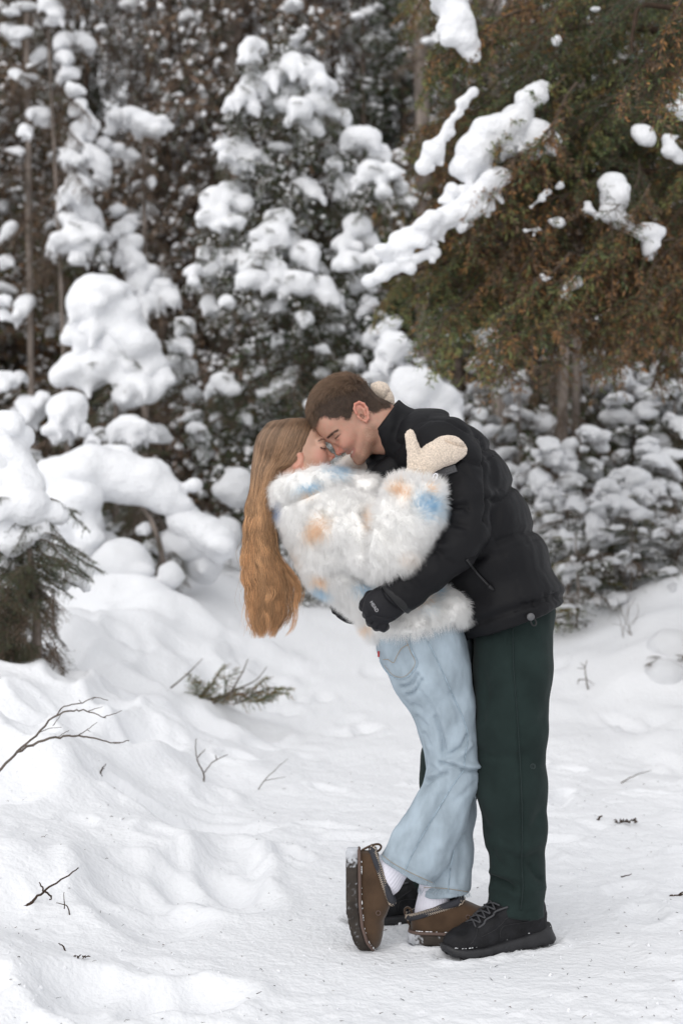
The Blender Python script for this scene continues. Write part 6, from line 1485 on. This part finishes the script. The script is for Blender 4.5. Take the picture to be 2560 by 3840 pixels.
def st(root, paths, name, label, r=0.003, m=M_TWIG, cat='twig'):
    ls = []; g = None
    for k, p in enumerate(paths):
        if k == 0: P, g = upright('s', root, p)
        else: P = [W('s', x, y, g[1]) for x, y in p]
        ls.append((P, r if k == 0 else r * 0.7, r * 0.35))
    return twig_thing(name, label, ls, g, m, cat)
st(lf(920, 525), [[lf(*p) for p in [(922, 490), (900, 440), (885, 385), (890, 325)]], [lf(*p) for p in [(925, 478), (965, 430), (1030, 398)]], [lf(*p) for p in [(895, 410), (928, 372)]], [lf(*p) for p in [(980, 418), (975, 400)]]], 'forked_twig', 'small forked bare twig standing in the snow left of the path', 0.0042, M_TWIG2)
st(lf(1155, 557), [[lf(*p) for p in [(1200, 510), (1250, 460), (1303, 415)]], [lf(*p) for p in [(1160, 555), (1215, 565), (1292, 550)]], [lf(*p) for p in [(1200, 515), (1290, 498)]]], 'thin_twig', 'pale thin twig lying aslant at the edge of the path', 0.0026, M_TWIG2)
st(lf(108, 1092), [[lf(*p) for p in [(150, 1060), (200, 1015), (280, 960), (356, 909)]], [lf(*p) for p in [(150, 1060), (120, 1080), (108, 1090)]], [lf(*p) for p in [(200, 1018), (178, 975)]], [lf(*p) for p in [(205, 1015), (235, 1040), (225, 1055)]]], 'broken_stick', 'dark broken stick slanting out of the snow at lower left', 0.0046)
st(lf(322, 1122), [[lf(*p) for p in [(305, 1085), (255, 1068)]], [lf(*p) for p in [(292, 1095), (291, 1020)]]], 'crossed_twig', 'little crossed twig beside the broken stick', 0.0024)
st(lf(307, 1292), [[lf(*p) for p in [(285, 1265), (265, 1250)]]], 'short_twig', 'short dark twig in the dent at lower left', 0.0030)
st(lf(455, 478), [[lf(*p) for p in [(462, 462), (480, 440)]], [lf(*p) for p in [(458, 470), (472, 458)]]], 'needle_sprig', 'tiny needle sprig on the snow below the arching twig', 0.0040)
st(lf(112, 550), [[lf(*p) for p in [(160, 555), (205, 572), (262, 575)]], [lf(*p) for p in [(205, 572), (245, 590)]]], 'lying_twig', 'brown twig lying on the bank under the arching twig', 0.0034)
rf = lambda x, y: (1900 + x / 1.435, 2200 + y / 1.435)
st(rf(440, 560), [[rf(*p) for p in [(425, 490), (420, 440), (428, 395)]], [rf(*p) for p in [(385, 500), (425, 500), (468, 525)]], [rf(*p) for p in [(420, 440), (375, 438)]], [rf(*p) for p in [(385, 500), (380, 525)]], [rf(*p) for p in [(418, 430), (395, 410)]]], 'seedling_twig', 'small brown seedling twig standing in the snow right of the trousers', 0.0050, M_TWIG2)
st(rf(575, 1060), [[rf(*p) for p in [(640, 1040), (700, 1010), (775, 990)]]], 'lying_stick', 'thin stick lying on the snow at the right', 0.0036, M_TWIG2)
st(rf(463, 1258), [[rf(*p) for p in [(490, 1245), (512, 1232)]]], 'bark_chip', 'brown bark chip on the snow left of the leafy scrap', 0.0068)
st(rf(825, 1668), [[rf(*p) for p in [(880, 1665), (920, 1662), (960, 1655)]], [rf(*p) for p in [(925, 1660), (945, 1640)]]], 'knobbly_twig', 'dark knobbly twig at the right edge level with the boots', 0.0052)
st(rf(604, 1572), [[rf(*p) for p in [(616, 1556)]], [rf(*p) for p in [(610, 1562), (670, 1545)]]], 'tiny_twig', 'tiny dark twig on the snow far right of the boot', 0.0032)
# curled scrap of leaves and lichen
g0 = hit('s', *rf(640, 1280)); mb = MB()
for k in range(26):
    a = rs.uniform(0, 6.28); p = g0 + np.array([rs.uniform(-0.035, 0.045), rs.uniform(-0.02, 0.02), 0.004 + 0.008 * rs.random()]); d = np.array([math.cos(a), math.sin(a), rs.uniform(0, 0.5)]) * rs.uniform(0.008, 0.02)
    mb.add(*tube([p, p + d * 0.5 + [0, 0, 0.004], p + d], [0.0015, rs.uniform(0.002, 0.005), 0.0008], 5))
v, f, _ = mb.get(); tag(obj('leaf_scrap', make_mesh('leaf_scrap', v - g0, f), M_TWIG, None, g0), 'curled dark scrap of dead leaves on the snow at the right', 'leaves')
g0 = hit('s', 307, 3597); mb = MB()
for k in range(12):
    a = rs.uniform(0, 6.28); p = g0 + np.array([rs.uniform(-0.012, 0.012), rs.uniform(-0.01, 0.01), 0.003]); d = np.array([math.cos(a), math.sin(a), rs.uniform(0, 0.6)]) * rs.uniform(0.006, 0.014)
    mb.add(*tube([p, p + d * 0.5 + [0, 0, 0.002], p + d], [0.0008, rs.uniform(0.001, 0.0022), 0.0005], 5))
v, f, _ = mb.get(); tag(obj('leaf_scrap', make_mesh('leaf_scrap', v - g0, f), M_TWIG, None, g0), 'small crumpled leaf scrap at lower left below the dent', 'leaves')
# green sprigs poking from the snow behind the long hair
g0 = hit('s', 800, 2640); sp_ = empty('spruce_sprig', g0, 'fallen spruce sprig with olive needles on the snow left of the path', 'branch')
for (dx, L_, a, pit, me) in [(-0.05, 0.22, 0.2, -0.55, B_OLIVE[0]), (-0.1, 0.16, 0.6, -0.9, B_OLIVE[1]), (0.0, 0.20, 1.0, -0.4, B_RUST[0]), (0.1, 0.30, 0.0, -0.5, B_OLIVE[2]), (0.05, 0.18, -0.2, -0.7, B_RUST[1]), (-0.08, 0.24, 0.4, -1.1, B_OLIVE[0]), (0.0, 0.22, 2.4, -0.9, B_OLIVE[2]), (-0.12, 0.2, 1.4, -0.7, B_OLIVE[1]), (0.12, 0.22, 0.5, -0.8, B_OLIVE[0]), (0.18, 0.2, -0.1, -0.5, B_OLIVE[1]), (0.04, 0.2, 0.9, -1.2, B_OLIVE[2]), (0.22, 0.16, 0.3, -0.7, B_OLIVE[0])]:
    add_inst('branch', me, sp_, g0 + np.array([dx, 0, 0.0]), (0, pit, a), L_)
for pts in ([(796, 2640), (880, 2590), (960, 2550), (1000, 2500)], [(640, 2580), (700, 2530), (760, 2470)], [(860, 2605), (910, 2520), (930, 2470)]):
    V, Q = tube(spline([W('s', a, b, g0[1]) for a, b in pts], 14), np.linspace(0.006, 0.002, 14), 6); part('stem', V, Q, M_TWIG2, sp_)
# dry grass stems
for (base, tips, lab) in [(rf(640, 270), [rf(540, 110), rf(590, 60), rf(640, 0), rf(690, 60), rf(740, 150), rf(560, 200), rf(700, 90)], 'sparse dry grass stems in the snow right of the jacket hem'), (rf(360, 120), [rf(440, 100), rf(330, 60), rf(420, 130), rf(390, 60)], 'flattened tuft of tan grass beside the jacket hem')]:
    g0 = hit('s', *base); ls = []
    for tp_ in tips:
        e_ = W('s', tp_[0], tp_[1], g0[1] + rs.uniform(-0.1, 0.1)); s_ = g0 + np.array([rs.normal() * 0.05, rs.normal() * 0.05, -0.01]); ls.append(([s_, (s_ + e_) / 2 + np.array([rs.normal() * 0.02, 0, 0.03]), e_], 0.0022, 0.001))
    twig_thing('dry_grass', lab, ls, g0, M_TWIG2, 'grass')
# needles and crumbs of bark strewn over the snow
mb = MB()
for k in range(620):
    Yk = 3.25 + 6.5 * rs.random() ** 1.6; xk = rs.uniform(-0.25, 0.25) * Yk * 1.0
    z = gz(xk, Yk); a = rs.uniform(0, 6.28); L_ = rs.choice([rs.uniform(0.003, 0.008), rs.uniform(0.006, 0.016)]); r_ = rs.uniform(0.0004, 0.0010)
    d = np.array([math.cos(a), math.sin(a), rs.uniform(0, 0.25)]) * L_
    mb.add(*tube([np.array([xk, Yk, z + 0.001]), np.array([xk, Yk, z + 0.0015]) + d * 0.5 + rs.normal(size=3) * L_ * 0.1, np.array([xk, Yk, z + 0.001]) + d], [r_, r_, r_ * 0.5], 4), col=np.array([(0.05, 0.035, 0.025), (0.02, 0.02, 0.018), (0.10, 0.055, 0.03)][rs.integers(3)]))
v, f, c = mb.get(); tag(obj('needle_litter', make_mesh('needle_litter', v, f, c), M_NEEDLE), 'fallen needles and bark crumbs strewn over the snow', 'forest litter', kind='stuff')
# crumbs of snow kicked up on the path
mb = MB()
for k in range(900):
    Yk = 3.2 + 4.0 * rs.random() ** 1.3; xk = rs.uniform(-0.26, 0.26) * Yk; r_ = rs.choice([rs.uniform(0.001, 0.003), rs.uniform(0.003, 0.006)], p=[0.88, 0.12]); z = gz(xk, Yk) + r_ * 0.3
    p = np.array([xk, Yk, z]); d = rs.normal(size=3) * r_ * 0.7
    mb.add(*tube([p - d, p, p + d], [r_ * 0.5, r_, r_ * 0.45], 6))
v, f, c = mb.get(); tag(obj('snow_crumbs', make_mesh('snow_crumbs', v, f), M_SNOW), 'loose crumbs of snow scattered over the trodden path', 'snow', kind='stuff')
